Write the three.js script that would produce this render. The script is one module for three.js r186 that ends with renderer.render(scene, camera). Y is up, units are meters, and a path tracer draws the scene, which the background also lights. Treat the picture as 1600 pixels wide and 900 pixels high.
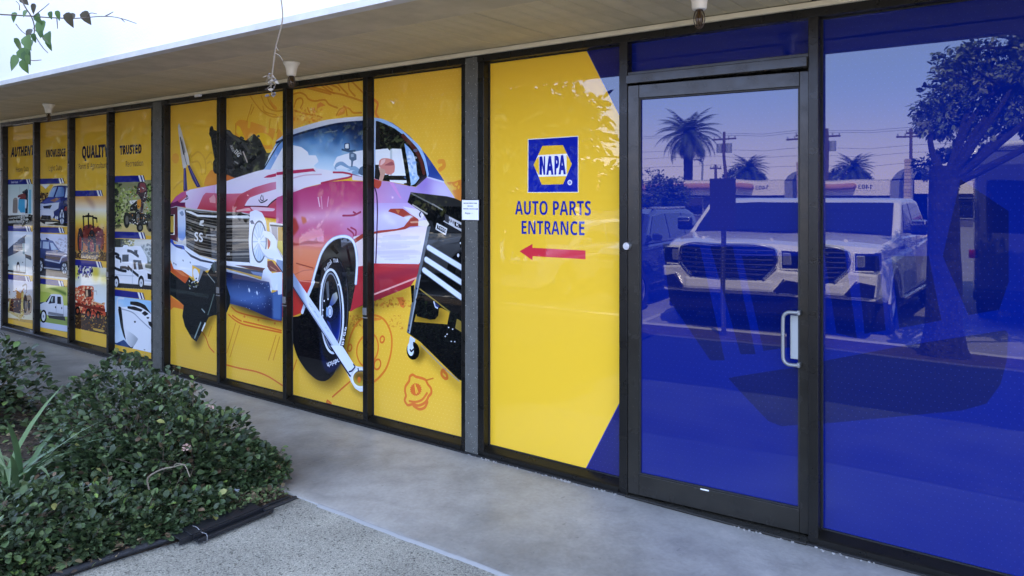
import * as THREE from 'three';
import { RoundedBoxGeometry } from 'three/addons/geometries/RoundedBoxGeometry.js';
import { mergeGeometries } from 'three/addons/utils/BufferGeometryUtils.js';

// ───────────────────────── camera, sky, sun, exposure ─────────────────────────
const scene = new THREE.Scene();
const TH = Math.atan(1200 / 1585), EYE = 1.6, DIST = 3.63;
const camera = new THREE.PerspectiveCamera(53.06, 16 / 9, 0.05, 600);
camera.position.set(0, EYE, DIST);
camera.rotation.y = TH;
camera.setViewOffset(1600, 1200, 0, 296, 1600, 900);   // a shifted lens: verticals stay upright
camera.updateProjectionMatrix();

const SUN = new THREE.Vector3(0.24, 0.66, -0.58).normalize();
{
  const W = 256, H = 128, px = new Float32Array(W * H * 4);
  for (let j = 0; j < H; j++) for (let i = 0; i < W; i++) {
    const el = ((j + 0.5) / H - 0.5) * Math.PI, az = ((i + 0.5) / W - 0.5) * 2 * Math.PI;
    const d = new THREE.Vector3(Math.cos(el) * Math.cos(az), Math.sin(el), Math.cos(el) * Math.sin(az));
    const e = Math.max(0, Math.sin(el)), t = Math.min(1, e / 0.14), u = t * t * (3 - 2 * t), v = Math.min(1, Math.max(0, (e - 0.1) / 0.9)), c = Math.max(0, d.dot(SUN));
    const glow = Math.pow(c, 8) * 0.3, o = (j * W + i) * 4, mix = (h, m, z) => (h + (m - h) * u) * (1 - v) + z * v + glow;
    px[o] = mix(1.44, 0.70, 0.30); px[o + 1] = mix(1.26, 0.99, 0.35); px[o + 2] = mix(1.26, 1.78, 0.43); px[o + 3] = 1;
  }
  const sky = new THREE.DataTexture(px, W, H, THREE.RGBAFormat, THREE.FloatType);
  sky.mapping = THREE.EquirectangularReflectionMapping; sky.magFilter = sky.minFilter = THREE.LinearFilter; sky.needsUpdate = true;
  scene.background = sky; scene.environment = sky;
}
const sun = new THREE.DirectionalLight(new THREE.Color(1, 0.88, 0.72), 5.0);
sun.position.copy(SUN).multiplyScalar(60); sun.castShadow = true;
sun.shadow.mapSize.set(4096, 4096);
Object.assign(sun.shadow.camera, { left: -40, right: 40, top: 40, bottom: -40, near: 1, far: 160 });
scene.add(sun, sun.target);
const renderer = new THREE.WebGLRenderer({ antialias: true });
renderer.toneMapping = THREE.LinearToneMapping;
renderer.toneMappingExposure = 4.5;
renderer.shadowMap.enabled = true;

// ───────────────────────── helpers ─────────────────────────
let seed = 7;
const rnd = () => { seed = (seed + 0x6d2b79f5) | 0; let t = Math.imul(seed ^ (seed >>> 15), 1 | seed); t = (t + Math.imul(t ^ (t >>> 7), 61 | t)) ^ t; return ((t ^ (t >>> 14)) >>> 0) / 4294967296; };
const rr = (a, b) => a + (b - a) * rnd();
const V = (x, y, z) => new THREE.Vector3(x, y, z);
const taken = {};
const numbered = (n) => { const k = taken[n] = (taken[n] ?? -1) + 1; return k ? `${n}_${String(k).padStart(3, '0')}` : n; };
function tag(o, label, category, group, kind) {
  if (label) o.userData.label = label;
  if (category) o.userData.category = category;
  if (group) o.userData.group = group;
  if (kind) o.userData.kind = kind;
  return o;
}
const shade = (m) => { m.castShadow = m.receiveShadow = true; return m; };
function thing(name, label, category, pos = [0, 0, 0], turn = 0, group) {
  const g = new THREE.Group(); g.name = numbered(name); g.position.set(...pos); g.rotation.y = turn; scene.add(g);
  return tag(g, label, category, group);
}
function part(name, geo, mat, parent, label) {
  if (Array.isArray(geo)) geo = merge(geo);
  const m = shade(new THREE.Mesh(geo, mat)); m.name = name; parent.add(m);
  if (label) m.userData.label = label;
  return m;
}
function single(name, geo, mat, label, category, group, kind) { const m = part(numbered(name), geo, mat, scene); return tag(m, label, category, group, kind); }
function merge(list) { return mergeGeometries(list.map((g) => { g = g.index ? g.toNonIndexed() : g; for (const k of Object.keys(g.attributes)) if (!['position', 'normal', 'uv'].includes(k)) g.deleteAttribute(k); if (!g.attributes.uv) g.setAttribute('uv', new THREE.BufferAttribute(new Float32Array(g.attributes.position.count * 2), 2)); return g; })); }
// box from x0..x1, y0..y1, z0..z1 with chamfered edges
function bx(x0, x1, y0, y1, z0, z1, r = 0.003) {
  const w = x1 - x0, h = y1 - y0, d = z1 - z0, q = Math.min(r, w / 2.2, h / 2.2, d / 2.2);
  const g = q > 0.0006 ? new RoundedBoxGeometry(w, h, d, 1, q) : new THREE.BoxGeometry(w, h, d);
  return metric(g.translate((x0 + x1) / 2, (y0 + y1) / 2, (z0 + z1) / 2));
}
// texture coordinates in metres, chosen by the face's direction
function metric(g) {
  g = g.index ? g.toNonIndexed() : g;
  const p = g.attributes.position, n = g.attributes.normal, uv = new Float32Array(p.count * 2);
  for (let i = 0; i < p.count; i++) {
    const ax = Math.abs(n.getX(i)), ay = Math.abs(n.getY(i)), az = Math.abs(n.getZ(i));
    const [u, v] = ay >= ax && ay >= az ? [p.getX(i), p.getZ(i)] : ax >= az ? [p.getZ(i), p.getY(i)] : [p.getX(i), p.getY(i)];
    uv[i * 2] = u; uv[i * 2 + 1] = v;
  }
  return g.setAttribute('uv', new THREE.BufferAttribute(uv, 2));
}
function tube(pts, r, seg = 6, n) { return new THREE.TubeGeometry(new THREE.CatmullRomCurve3(pts.map((p) => p.isVector3 ? p : V(...p))), n ?? Math.max(4, pts.length * 3), r, seg, false); }
function taper(pts, r0, r1, seg = 8, n = 12) {
  const c = new THREE.CatmullRomCurve3(pts), g = new THREE.TubeGeometry(c, n, 1, seg, false), p = g.attributes.position, v = V(), a = V();
  for (let i = 0; i < p.count; i++) { const k = Math.floor(i / (seg + 1)) / n; c.getPointAt(k, a); v.fromBufferAttribute(p, i).sub(a).multiplyScalar(r0 + (r1 - r0) * k).add(a); p.setXYZ(i, v.x, v.y, v.z); }
  g.computeVertexNormals(); return g;
}
const lathe = (pts, seg = 20) => new THREE.LatheGeometry(pts.map(([x, y]) => new THREE.Vector2(x, y)), seg);

// noise
const hash = (x, y, s) => { let h = Math.imul(x, 374761393) ^ Math.imul(y, 668265263) ^ Math.imul(s, 2246822519); h = Math.imul(h ^ (h >>> 13), 1274126177); return ((h ^ (h >>> 16)) >>> 0) / 4294967296; };
function vnoise(x, y, per, s) {
  const ix = Math.floor(x), iy = Math.floor(y), fx = x - ix, fy = y - iy, m = (a) => ((a % per) + per) % per, u = fx * fx * (3 - 2 * fx), w = fy * fy * (3 - 2 * fy);
  const a = hash(m(ix), m(iy), s), b = hash(m(ix + 1), m(iy), s), c = hash(m(ix), m(iy + 1), s), d = hash(m(ix + 1), m(iy + 1), s);
  return a + (b - a) * u + (c - a) * w + (a - b - c + d) * u * w;
}
function fbm(u, v, f, oct, s) { let t = 0, a = 0.5, n = 0; for (let i = 0; i < oct; i++) { t += a * vnoise(u * f, v * f, f, s + i); n += a; a *= 0.5; f *= 2; } return t / n; }
function tex(size, metres, fn, srgb = true) {
  const d = new Uint8Array(size * size * 4);
  for (let j = 0; j < size; j++) for (let i = 0; i < size; i++) {
    const c = fn((i + 0.5) / size, (j + 0.5) / size, i, j), o = (j * size + i) * 4;
    for (let k = 0; k < 3; k++) d[o + k] = Math.max(0, Math.min(255, (Array.isArray(c) ? c[k] : c) * 255));
    d[o + 3] = 255;
  }
  const t = new THREE.DataTexture(d, size, size); t.wrapS = t.wrapT = THREE.RepeatWrapping; t.magFilter = THREE.LinearFilter; t.minFilter = THREE.LinearFilter;
  if (srgb) t.colorSpace = THREE.SRGBColorSpace;
  t.repeat.set(1 / metres, 1 / metres); t.needsUpdate = true; return t;
}
const std = (color, roughness = 0.7, extra = {}) => new THREE.MeshPhysicalMaterial({ color: new THREE.Color(color), roughness, ...extra });
const lin = (r, g, b, roughness = 0.7, extra = {}) => new THREE.MeshPhysicalMaterial({ color: new THREE.Color().setRGB(r, g, b), roughness, ...extra });

// points of the wall plane (z = depth) that a picture position sees; used to draw the print and to place what hangs on the wall
const TS = Math.sin(TH), TC = Math.cos(TH);
function wall(px, py, z = 0) {
  const d = DIST - z, t = (px - 800) / 1200, s = d * (TS - t * TC) / (t * TS + TC), Z = d * TC + s * TS;
  return [-s, EYE - (py - 304) * Z / 1200];
}

// ───────────────────────── materials ─────────────────────────
const tConc = tex(1024, 2.4, (u, v) => { const a = fbm(u, v, 3, 5, 11), b = fbm(u, v, 24, 4, 31), c = fbm(u, v, 160, 2, 5), st = fbm(u, v, 7, 3, 77); const k = 0.60 + (a - 0.5) * 0.22 + (b - 0.5) * 0.10 + (c - 0.5) * 0.06 - Math.max(0, st - 0.60) * 0.2 - (vnoise(u * 90, v * 90, 90, 123) > 0.965 ? 0.07 : 0) - Math.max(0, 0.06 - Math.abs(fbm(u, v, 4, 3, 203) - 0.5)) * 0.5; return [k, k * 1.0, k * 1.012]; });
const tConcR = tex(512, 2.4, (u, v) => 0.62 + (fbm(u, v, 4, 4, 19) - 0.5) * 0.5, false);
const tConcB = tex(512, 0.8, (u, v) => fbm(u, v, 40, 4, 3), false);
const tAgg = tex(1024, 1.3, (u, v) => { const a = fbm(u, v, 3, 4, 41), g = vnoise(u * 190, v * 190, 190, 8), f = vnoise(u * 380, v * 380, 380, 9); let k = 0.565 + (a - 0.5) * 0.24 + (f - 0.5) * 0.24; if (g > 0.82) k -= 0.2 * (0.5 + f); else if (g < 0.13) k += 0.07; return [k, k, k * 0.985]; });
const tAggB = tex(1024, 1.3, (u, v) => { const g = vnoise(u * 190, v * 190, 190, 8), f = vnoise(u * 380, v * 380, 380, 9); return 0.5 + (f - 0.5) * 0.5 - (g > 0.78 ? 0.3 : 0); }, false);
const tAsph = tex(512, 2, (u, v) => { const k = 0.53 + (fbm(u, v, 4, 4, 12) - 0.5) * 0.10 + (vnoise(u * 200, v * 200, 200, 2) - 0.5) * 0.10; return [k, k, k]; });
const tSoil = tex(512, 0.7, (u, v) => { const a = fbm(u, v, 10, 5, 61), b = vnoise(u * 90, v * 90, 90, 4); const k = 0.12 + a * 0.16 + (b - 0.5) * 0.10; return [k * 1.2, k, k * 0.76]; });
const tSoilB = tex(512, 0.7, (u, v) => fbm(u, v, 24, 4, 62), false);
const tPaint = tex(512, 0.6, (u, v) => { const k = 0.93 + (fbm(u, v, 6, 5, 91) - 0.5) * 0.16; return [k, k, k]; });
const tPaintB = tex(512, 0.25, (u, v) => fbm(u, v, 48, 3, 23), false);
const tStucco = tex(512, 0.4, (u, v) => fbm(u, v, 40, 4, 55), false);
const tPost = tex(512, 0.30, (u, v) => { const n = vnoise(u * 44, v * 44, 44, 33); let k = 0.34 + (fbm(u, v, 5, 4, 13) - 0.5) * 0.10; if (n > 0.935) k = 0.66; return [k * 0.98, k, k]; });
const tDust = tex(512, 0.5, (u, v) => { const k = 0.145 + (fbm(u, v, 5, 5, 17) - 0.5) * 0.06; return [k * 1.0, k * 0.985, k * 0.95]; });
const tRough = tex(256, 0.5, (u, v) => 0.42 + fbm(u, v, 10, 4, 71) * 0.35, false);
const tBark = tex(256, 0.6, (u, v) => { const k = 0.24 + (fbm(u, v, 6, 4, 15) - 0.5) * 0.2 + (vnoise(u * 40, v * 6, 40, 6) - 0.5) * 0.16; return [k, k * 0.95, k * 0.9]; });

const M = {
  slab: lin(0.97, 0.93, 0.82, 0.8, { map: tConc, roughnessMap: tConcR, bumpMap: tConcB, bumpScale: 0.0012 }),
  aggregate: lin(1.03, 0.98, 0.83, 0.92, { map: tAgg, bumpMap: tAggB, bumpScale: 0.004 }),
  lip: lin(0.29, 0.285, 0.27, 0.9, { bumpMap: tConcB, bumpScale: 0.003 }),
  asphalt: lin(1, 1, 1, 0.92, { map: tAsph }),
  tar: lin(0.32, 0.32, 0.33, 0.95, { map: tAsph }),
  soil: lin(1, 1, 1, 1, { map: tSoil, bumpMap: tSoilB, bumpScale: 0.03 }),
  kerb: lin(0.42, 0.41, 0.38, 0.9),
  white: lin(0.82, 0.80, 0.76, 0.75, { bumpMap: tStucco, bumpScale: 0.0015 }),
  trim: lin(0.80, 0.71, 0.50, 0.6, { map: tPaint }),
  soffit: [0.50, 0.52, 0.48, 0.535].map((k) => lin(k * 1.2, k, k * 0.60, 0.7, { map: tPaint, bumpMap: tPaintB, bumpScale: 0.0006 })),
  beam: lin(0.58, 0.49, 0.32, 0.7, { map: tPaint, bumpMap: tPaintB, bumpScale: 0.0006 }),
  frame: lin(0.46, 0.43, 0.37, 0.5, { specularIntensity: 0.6, map: tDust, roughnessMap: tRough, bumpMap: tPaintB, bumpScale: 0.0004 }),
  frameDark: lin(0.012, 0.0115, 0.011, 0.55),
  doorMetal: lin(1.05, 0.98, 0.80, 0.42, { specularIntensity: 0.7, map: tDust, roughnessMap: tRough }),
  post: lin(1.05, 1.0, 0.86, 0.75, { map: tPost, bumpMap: tPaintB, bumpScale: 0.002 }),
  gasket: lin(0.01, 0.01, 0.01, 0.8),
  alu: lin(0.60, 0.61, 0.62, 0.32, { metalness: 0.9 }),
  satin: lin(0.26, 0.265, 0.26, 0.45, { metalness: 0.6 }),
  porcelain: lin(0.74, 0.70, 0.60, 0.35),
  bronze: lin(0.055, 0.032, 0.018, 0.3),
  amber: lin(0.25, 0.15, 0.06, 0.1, { transmission: 0.7, thickness: 0 }),
  plastic: lin(0.011, 0.012, 0.014, 0.42, { bumpMap: tPaintB, bumpScale: 0.001 }),
  plaque: lin(0.8, 0.8, 0.8, 0.4),
  bark: lin(0.42, 0.42, 0.42, 0.95, { map: tBark, bumpMap: tSoilB, bumpScale: 0.02 }),
  twig: lin(0.10, 0.075, 0.05, 0.9),
  dry: lin(0.26, 0.21, 0.15, 0.9),
  wallFar: lin(0.78, 0.70, 0.64, 0.9),
  arch: lin(0.20, 0.21, 0.26, 0.9),
  terracotta: lin(0.42, 0.20, 0.13, 0.9),
  brick: [lin(0.46, 0.36, 0.28, 0.9), lin(0.40, 0.30, 0.23, 0.9), lin(0.52, 0.42, 0.33, 0.9)],
  mortar: lin(0.3, 0.28, 0.26, 1),
  timber: lin(0.10, 0.075, 0.055, 0.95),
  steel: lin(0.35, 0.36, 0.37, 0.5, { metalness: 0.5 }),
  signBack: lin(0.025, 0.025, 0.027, 0.6),
  rubber: lin(0.013, 0.013, 0.013, 0.85),
  chrome: lin(0.75, 0.75, 0.77, 0.12, { metalness: 1 }),
  glassDark: lin(0.006, 0.007, 0.009, 0.03, { ior: 1.6 }),
  black: lin(0.006, 0.006, 0.007, 0.35),
  line: lin(0.42, 0.42, 0.40, 0.85),
};
const paint = (r, g, b) => lin(r, g, b, 0.35, { clearcoat: 1, clearcoatRoughness: 0.05 });

// ───────────────────────── the ground ─────────────────────────
function sheet(xs, zs, fy) {
  const pos = [], uv = [], idx = [], n = zs.length;
  for (const x of xs) for (const z of zs) { pos.push(x, fy(x, z), z); uv.push(x, z); }
  for (let i = 0; i + 1 < xs.length; i++) for (let j = 0; j + 1 < n; j++) { const a = i * n + j, b = a + n; idx.push(a, a + 1, b, b, a + 1, b + 1); }
  const g = new THREE.BufferGeometry(); g.setAttribute('position', new THREE.Float32BufferAttribute(pos, 3)); g.setAttribute('uv', new THREE.Float32BufferAttribute(uv, 2)); g.setIndex(idx); g.computeVertexNormals(); return g;
}
const range = (a, b, n) => Array.from({ length: n + 1 }, (_, i) => a + (b - a) * i / n);
const edgeBend = (g) => { const p = g.attributes.position; for (let i = 0; i < p.count; i++) { const x = p.getX(i), z = p.getZ(i), f = Math.min(1, Math.max(0, (z - 1.45) / 0.7)), w = Math.max(0, 1 - Math.abs(x + 3.36) / 1.2); p.setX(i, x - (0.09 * f * f * (3 - 2 * f) + 0.03 * Math.max(0, z - 2.1)) * w); } g.computeVertexNormals(); return g; };
const struct = (name, geo, mat, label) => single(name, geo, mat, label, null, null, 'structure');
struct('ground', sheet([-260, -60, -20, 20, 60, 200], [-40, 6.4, 20, 60, 260], () => -0.372), M.asphalt, 'wide flat ground running out to the horizon');
struct('parking_lot', sheet(range(-45, 20, 20), [6.42, 10, 16, 24, 34], () => -0.35), M.asphalt, 'grey asphalt parking lot across from the storefront, seen in the glass');
{ // the slab, with damp earth and dirt washed out of the planting bed and gathered along the wall
  const top = sheet(range(-14, 3.5, 260), [-0.02, 0.03, ...range(0.06, 1.056, 40), 1.06], (x, z) => z > 1.057 ? -0.004 : 0);
  const side = sheet(range(-14, 3.5, 2), [1.0595, 1.0605], (x, z) => z > 1.06 ? -0.16 : -0.004), p = top.attributes.position, col = new Float32Array(p.count * 3), sm = (a, b, x) => { const t = Math.min(1, Math.max(0, (x - a) / (b - a))); return t * t * (3 - 2 * t); };
  for (let i = 0; i < p.count; i++) {
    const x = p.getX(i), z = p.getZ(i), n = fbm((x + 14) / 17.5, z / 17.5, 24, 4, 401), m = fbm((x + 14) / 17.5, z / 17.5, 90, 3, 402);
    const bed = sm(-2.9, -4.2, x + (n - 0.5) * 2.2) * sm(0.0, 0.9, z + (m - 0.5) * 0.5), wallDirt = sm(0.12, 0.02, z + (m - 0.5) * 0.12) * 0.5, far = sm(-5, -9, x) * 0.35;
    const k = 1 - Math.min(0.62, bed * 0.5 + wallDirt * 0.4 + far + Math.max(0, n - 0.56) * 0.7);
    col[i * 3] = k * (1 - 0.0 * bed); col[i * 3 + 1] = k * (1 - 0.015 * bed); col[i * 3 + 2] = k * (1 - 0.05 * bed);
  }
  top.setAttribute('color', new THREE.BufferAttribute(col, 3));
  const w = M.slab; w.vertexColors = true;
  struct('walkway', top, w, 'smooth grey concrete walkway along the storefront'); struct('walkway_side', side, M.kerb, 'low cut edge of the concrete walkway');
}
{ // the broom-worn edge of the slab, a pale broken lip standing a few millimetres above the aggregate
  const g = sheet(range(-3.2, 3.4, 240), [1.058, 1.064, 1.070, 1.076], (x, z) => z < 1.06 ? 0.0012 : z < 1.067 ? 0.0016 : z < 1.072 ? -0.004 : -0.012);
  const p = g.attributes.position; for (let i = 0; i < p.count; i++) p.setZ(i, p.getZ(i) + (fbm((p.getX(i) + 5) / 12, 0.3, 60, 3, 5) - 0.5) * 0.012);
  g.computeVertexNormals(); struct('walkway_edge', g, M.lip, 'pale worn joint line between smooth slab and aggregate paving');
}
struct('aggregate_path', edgeBend(sheet(range(-3.36, 3.5, 40), range(1.06, 2.5, 16), (x, z) => -0.010)), M.aggregate, 'exposed aggregate concrete paving in the foreground');
struct('driveway', sheet(range(-3.46, 3.5, 4), [2.5, 3.6, 4.7], () => -0.010), M.tar, 'dark worn asphalt strip in front of the paving');
struct('planter_bed', edgeBend(sheet(range(-14, -3.345, 60), range(1.05, 4.7, 30), (x, z) => -0.012 + Math.min(1, (z - 1.05) * 6) * Math.min(1, (-3.345 - x) * 6) * (0.02 + 0.035 * fbm((x + 20) / 20, z / 20, 40, 3, 9)))), M.soil, 'dark mulched soil of the planting bed');
struct('planting_strip', sheet(range(-45, 20, 30), [4.7, 5.0, 5.6, 6.2], (x, z) => -0.03 - (z - 4.7) * 0.1), M.soil, 'strip of bare soil between the path and the parking lot');
struct('kerb', metric(bx(-45, 20, -0.4, -0.19, 6.2, 6.42, 0.02)), M.kerb, 'concrete kerb at the edge of the parking lot');
for (const x of [-12.6, -9.9, -7.2, -4.62, -1.9, 0.8, 3.5]) single('parking_line', sheet([x - 0.05, x + 0.05], [6.5, 11.8], () => -0.346), M.line, null, null, null, 'structure');
struct('road', sheet([-120, 60], [34, 46], () => -0.362), M.asphalt, 'street beyond the parking lot');

// ───────────────────────── storefront building ─────────────────────────
const shop = thing('storefront', 'storefront of wrapped yellow and blue windows under a pale soffit', 'storefront');
const GZ = -0.06, YT = 2.41, YB = 0.06;   // glass plane, pane top and bottom
const MW = 0.045;
const paneR = [-9.489, -8.623, -7.764, -6.908], paneR2 = [-5.842, -4.949, -4.048, -3.147];
// [left, right] of each glass pane
const panes = [];
panes.push([-10.345, paneR[0]]); for (let i = 1; i < 4; i++) panes.push([paneR[i - 1] + MW, paneR[i]]);
panes.push([-6.68, paneR2[0]]); for (let i = 1; i < 4; i++) panes.push([paneR2[i - 1] + MW, paneR2[i]]);
panes.push([-2.966, -2.029]);
const bigPane = [-1.001, 1.15];

// frames
for (const x of [...paneR.slice(0, 3), ...paneR2.slice(0, 3)]) {
  const m = part('mullion', bx(x, x + MW, 0.02, 2.42, -0.11, 0), M.frame, shop);
  const y = 0.77 + rr(-0.02, 0.02);
  part('clip', [bx(x + 0.006, x + 0.04, y, y + 0.05, -0.002, 0.008, 0.002), bx(x - 0.001, x + 0.046, y - 0.022, y - 0.014, -0.004, 0.005, 0.001)], M.satin, m);
}
for (const [a, b] of [[-10.395, -10.345], [-6.908, -6.873], [-6.72, -6.68], [-3.147, -3.112], [-3.012, -2.966]]) part('jamb', bx(a, b, 0.0, 2.42, -0.11, -0.001), M.frame, shop);
part('post', bx(-6.873, -6.72, 0, 2.445, -0.13, 0.004, 0.004), M.post, shop, 'grey speckled steel post between the two window groups');
part('post', bx(-3.112, -3.012, 0, 2.445, -0.13, 0.004, 0.004), M.post, shop, 'grey speckled steel post beside the single yellow window');
part('mullion', bx(-2.029, -1.979, 0, 2.42, -0.11, 0.001), M.frame, shop);
part('mullion', bx(-1.046, -1.001, 0, 2.42, -0.11, 0.001), M.frame, shop);
part('header', bx(-10.395, 3.4, YT, 2.452, -0.11, 0.003), M.frame, shop);
part('cornice_trim', bx(-10.5, 3.4, 2.452, 2.478, -0.1, 0.022), M.trim, shop);
// sills: a flat bar and a sloped stool below each group of panes
for (const [a, b] of [[-10.345, -6.908], [-6.68, -3.147], [-2.966, -2.029], [-1.001, 3.4]]) {
  const s = new THREE.Shape([[0.006, 0], [0.006, 0.034], [-0.004, 0.04], [-0.052, 0.06], [-0.11, 0.06], [-0.11, 0]].map(([x, y]) => new THREE.Vector2(x, y)));
  const g = new THREE.ExtrudeGeometry(s, { depth: b - a, bevelEnabled: false }).rotateY(-Math.PI / 2).translate(b, 0, 0);
  part('sill', metric(g), M.frame, shop);
  part('sill_gasket', bx(a, b, 0.06, 0.066, -0.075, -0.052, 0), M.gasket, shop);
}
{ // crumbled grout and grit along the foot of the frames
  const bits = [], base = new THREE.IcosahedronGeometry(1, 0);
  for (let i = 0; i < 900; i++) { const x = rr(-10.3, 0), r = rr(0.002, 0.007); if (fbm((x + 12) / 14, 0.5, 30, 3, 44) < 0.47) continue; bits.push(base.clone().scale(r * 1.4, r * 0.7, r).rotateY(rr(0, 6)).translate(x, r * 0.4, rr(0.008, 0.04))); }
  single('grit', bits, lin(0.30, 0.29, 0.27, 1), 'pale grit and crumbled grout along the foot of the window frames', 'grit', null, 'stuff');
  part('caulk', bx(-10.4, 3.4, 0, 0.009, 0.003, 0.022, 0.002), M.frameDark, shop);
}

// soffit: single boards, then the smooth beam board under the fascia
const soffit = part('soffit', bx(-14, 3.4, 2.50, 2.54, -0.1, 1.14), M.beam, shop);
{
  const g = [bx(-0.0485, 0.0485, 2.478, 2.4985, 0.0225, 0.782, 0.006), bx(-0.0485, 0.0485, 2.4785, 2.4985, 0.0225, 0.782, 0.006)];
  let k = 0;
  for (let x = 0.9; x > -11.6; x -= 0.0985) {
    const b = part('board', g[k % 2], M.soffit[(rnd() * 4) | 0], soffit); b.position.set(x + (k % 14 === 5 ? 0.007 : 0), rr(0, 0.0012), 0); k++;
  }
}
part('beam_board', bx(-14, 3.4, 2.470, 2.498, 0.802, 1.15, 0.004), M.beam, shop);
part('fascia', bx(-14, 3.4, 2.502, 3.75, 1.1505, 1.20, 0.003), M.white, shop, 'broad white painted fascia above the soffit');
part('drip_edge', bx(-14, 3.4, 2.466, 2.5015, 1.1505, 1.215, 0.002), lin(0.62, 0.60, 0.56, 0.6, { map: tPaint }), shop);
part('roof', [bx(-14, 3.4, 3.75, 3.85, -8, 1.22, 0), bx(-14, 3.4, 2.542, 3.748, -0.12, -0.02, 0)], M.beam, shop);
part('wall', [bx(-14, -10.397, 0, 2.50, -0.12, 0.002, 0), bx(-14, -13.9, 0, 3.75, -8, -0.121, 0), bx(3.3, 3.4, 0, 3.75, -8, -0.121, 0), bx(-13.9, 3.3, 0, 3.75, -8, -7.9, 0), bx(1.2, 3.4, 0.06, 2.41, -0.11, 0, 0)], lin(0.55, 0.53, 0.49, 0.9, { bumpMap: tStucco, bumpScale: 0.002 }), shop, 'pale plastered wall at the far end of the windows');
part('interior', bx(-13.8, 3.2, 0.0, 3.0, -0.5, -0.2, 0), M.black, shop);

// ───────────────────────── the printed window wrap ─────────────────────────
const YELLOW = '#eebc3c', NAVY = '#10155f';
function makeCanvas(x0, x1, y0, y1, w) {
  const h = Math.round(w * (y1 - y0) / (x1 - x0)), cv = document.createElement('canvas'); cv.width = w; cv.height = h;
  const c = cv.getContext('2d'), sx = w / (x1 - x0), sy = h / (y1 - y0);
  const W = (px, py) => { const [x, y] = wall(px, py, GZ); return [(x - x0) * sx, (y1 - y) * sy]; };
  const metre = (x, y) => [(x - x0) * sx, (y1 - y) * sy];
  return { cv, c, W, metre, s: sx, x0, x1, y0, y1, w, h };
}
function frameOf(A, ox, oy, sc) {       // drawing tools in a frame of the artwork: origin and units per picture step
  const { c, W } = A;
  const P = (x, y) => W(ox + x / sc, oy + y / sc);
  const pts = (a) => { const r = []; for (let i = 0; i < a.length; i += 2) r.push(P(a[i], a[i + 1])); return r; };
  function trace(a, smooth, closed) {
    const p = pts(a), n = p.length; c.beginPath(); c.moveTo(...p[0]);
    if (!smooth) for (let i = 1; i < n; i++) c.lineTo(...p[i]);
    else for (let i = 0; i < (closed ? n : n - 1); i++) {
      const g = (k) => closed ? p[(k + n) % n] : p[Math.max(0, Math.min(n - 1, k))], [p0, p1, p2, p3] = [g(i - 1), g(i), g(i + 1), g(i + 2)], t = smooth / 6;
      c.bezierCurveTo(p1[0] + (p2[0] - p0[0]) * t, p1[1] + (p2[1] - p0[1]) * t, p2[0] - (p3[0] - p1[0]) * t, p2[1] - (p3[1] - p1[1]) * t, p2[0], p2[1]);
    }
    if (closed) c.closePath();
  }
  const T = {
    P, trace,
    fill(col, a, smooth = 0, blur = 0, shadow) { trace(a, smooth, true); c.save(); if (shadow) { c.shadowColor = shadow; c.shadowBlur = blur * A.s; } else if (blur) c.filter = `blur(${blur * A.s}px)`; c.fillStyle = col; c.fill(); c.restore(); },
    line(col, w, a, smooth = 1, closed = false) { trace(a, smooth, closed); c.strokeStyle = col; c.lineWidth = w * A.s; c.lineCap = 'round'; c.lineJoin = 'round'; c.stroke(); },
    clip(a, smooth, fn) { c.save(); trace(a, smooth, true); c.clip(); fn(); c.restore(); },
    grad(x0, y0, x1, y1, ...stops) { const g = c.createLinearGradient(...P(x0, y0), ...P(x1, y1)); stops.forEach((s, i) => g.addColorStop(i / (stops.length - 1), s)); return g; },
    oval(x, y, rx, ry, n = 20, tilt = 0) { const a = []; for (let i = 0; i < n; i++) { const t = i / n * 2 * Math.PI, u = Math.cos(t) * rx, v = Math.sin(t) * ry; a.push(x + u * Math.cos(tilt) - v * Math.sin(tilt), y + u * Math.sin(tilt) + v * Math.cos(tilt)); } return a; },
    text(str, bl, br, tl, col, weight = 'bold', font = 'sans-serif', heavy = 0) {   // lettering stretched between its baseline ends and its cap height
      const [x0, y0] = P(...bl), [x1, y1] = P(...br), [x2, y2] = P(...tl);
      c.save(); c.font = `${weight} 100px ${font}`; const m = c.measureText(str), w = m.width, h = 72;
      c.transform((x1 - x0) / w, (y1 - y0) / w, (x0 - x2) / h, (y0 - y2) / h, x0, y0); c.fillStyle = col; c.fillText(str, 0, 0); if (heavy) { c.lineWidth = heavy; c.strokeStyle = col; c.strokeText(str, 0, 0); } c.restore();
    },
  };
  return T;
}
function dots(A, col, step = 0.03, r = 0.0022, x0 = A.x0, x1 = A.x1) {
  const { c, metre } = A; c.fillStyle = col; let row = 0;
  for (let y = A.y0; y < A.y1; y += step * 0.8, row++) for (let x = x0 + (row % 2) * step / 2; x < x1; x += step) { const [u, v] = metre(x, y); c.beginPath(); c.arc(u, v, r * A.s, 0, 7); c.fill(); }
}
function scribble(A, T, cols, n, x0, y0, x1, y1, r0, r1) {    // small painted specks that give the printed photographs their busyness
  for (let i = 0; i < n; i++) { T.fill(cols[(rnd() * cols.length) | 0], T.oval(rr(x0, x1), rr(y0, y1), rr(r0, r1), rr(r0, r1) * 1.3, 7, rr(0, 3)), 1); }
}
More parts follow.
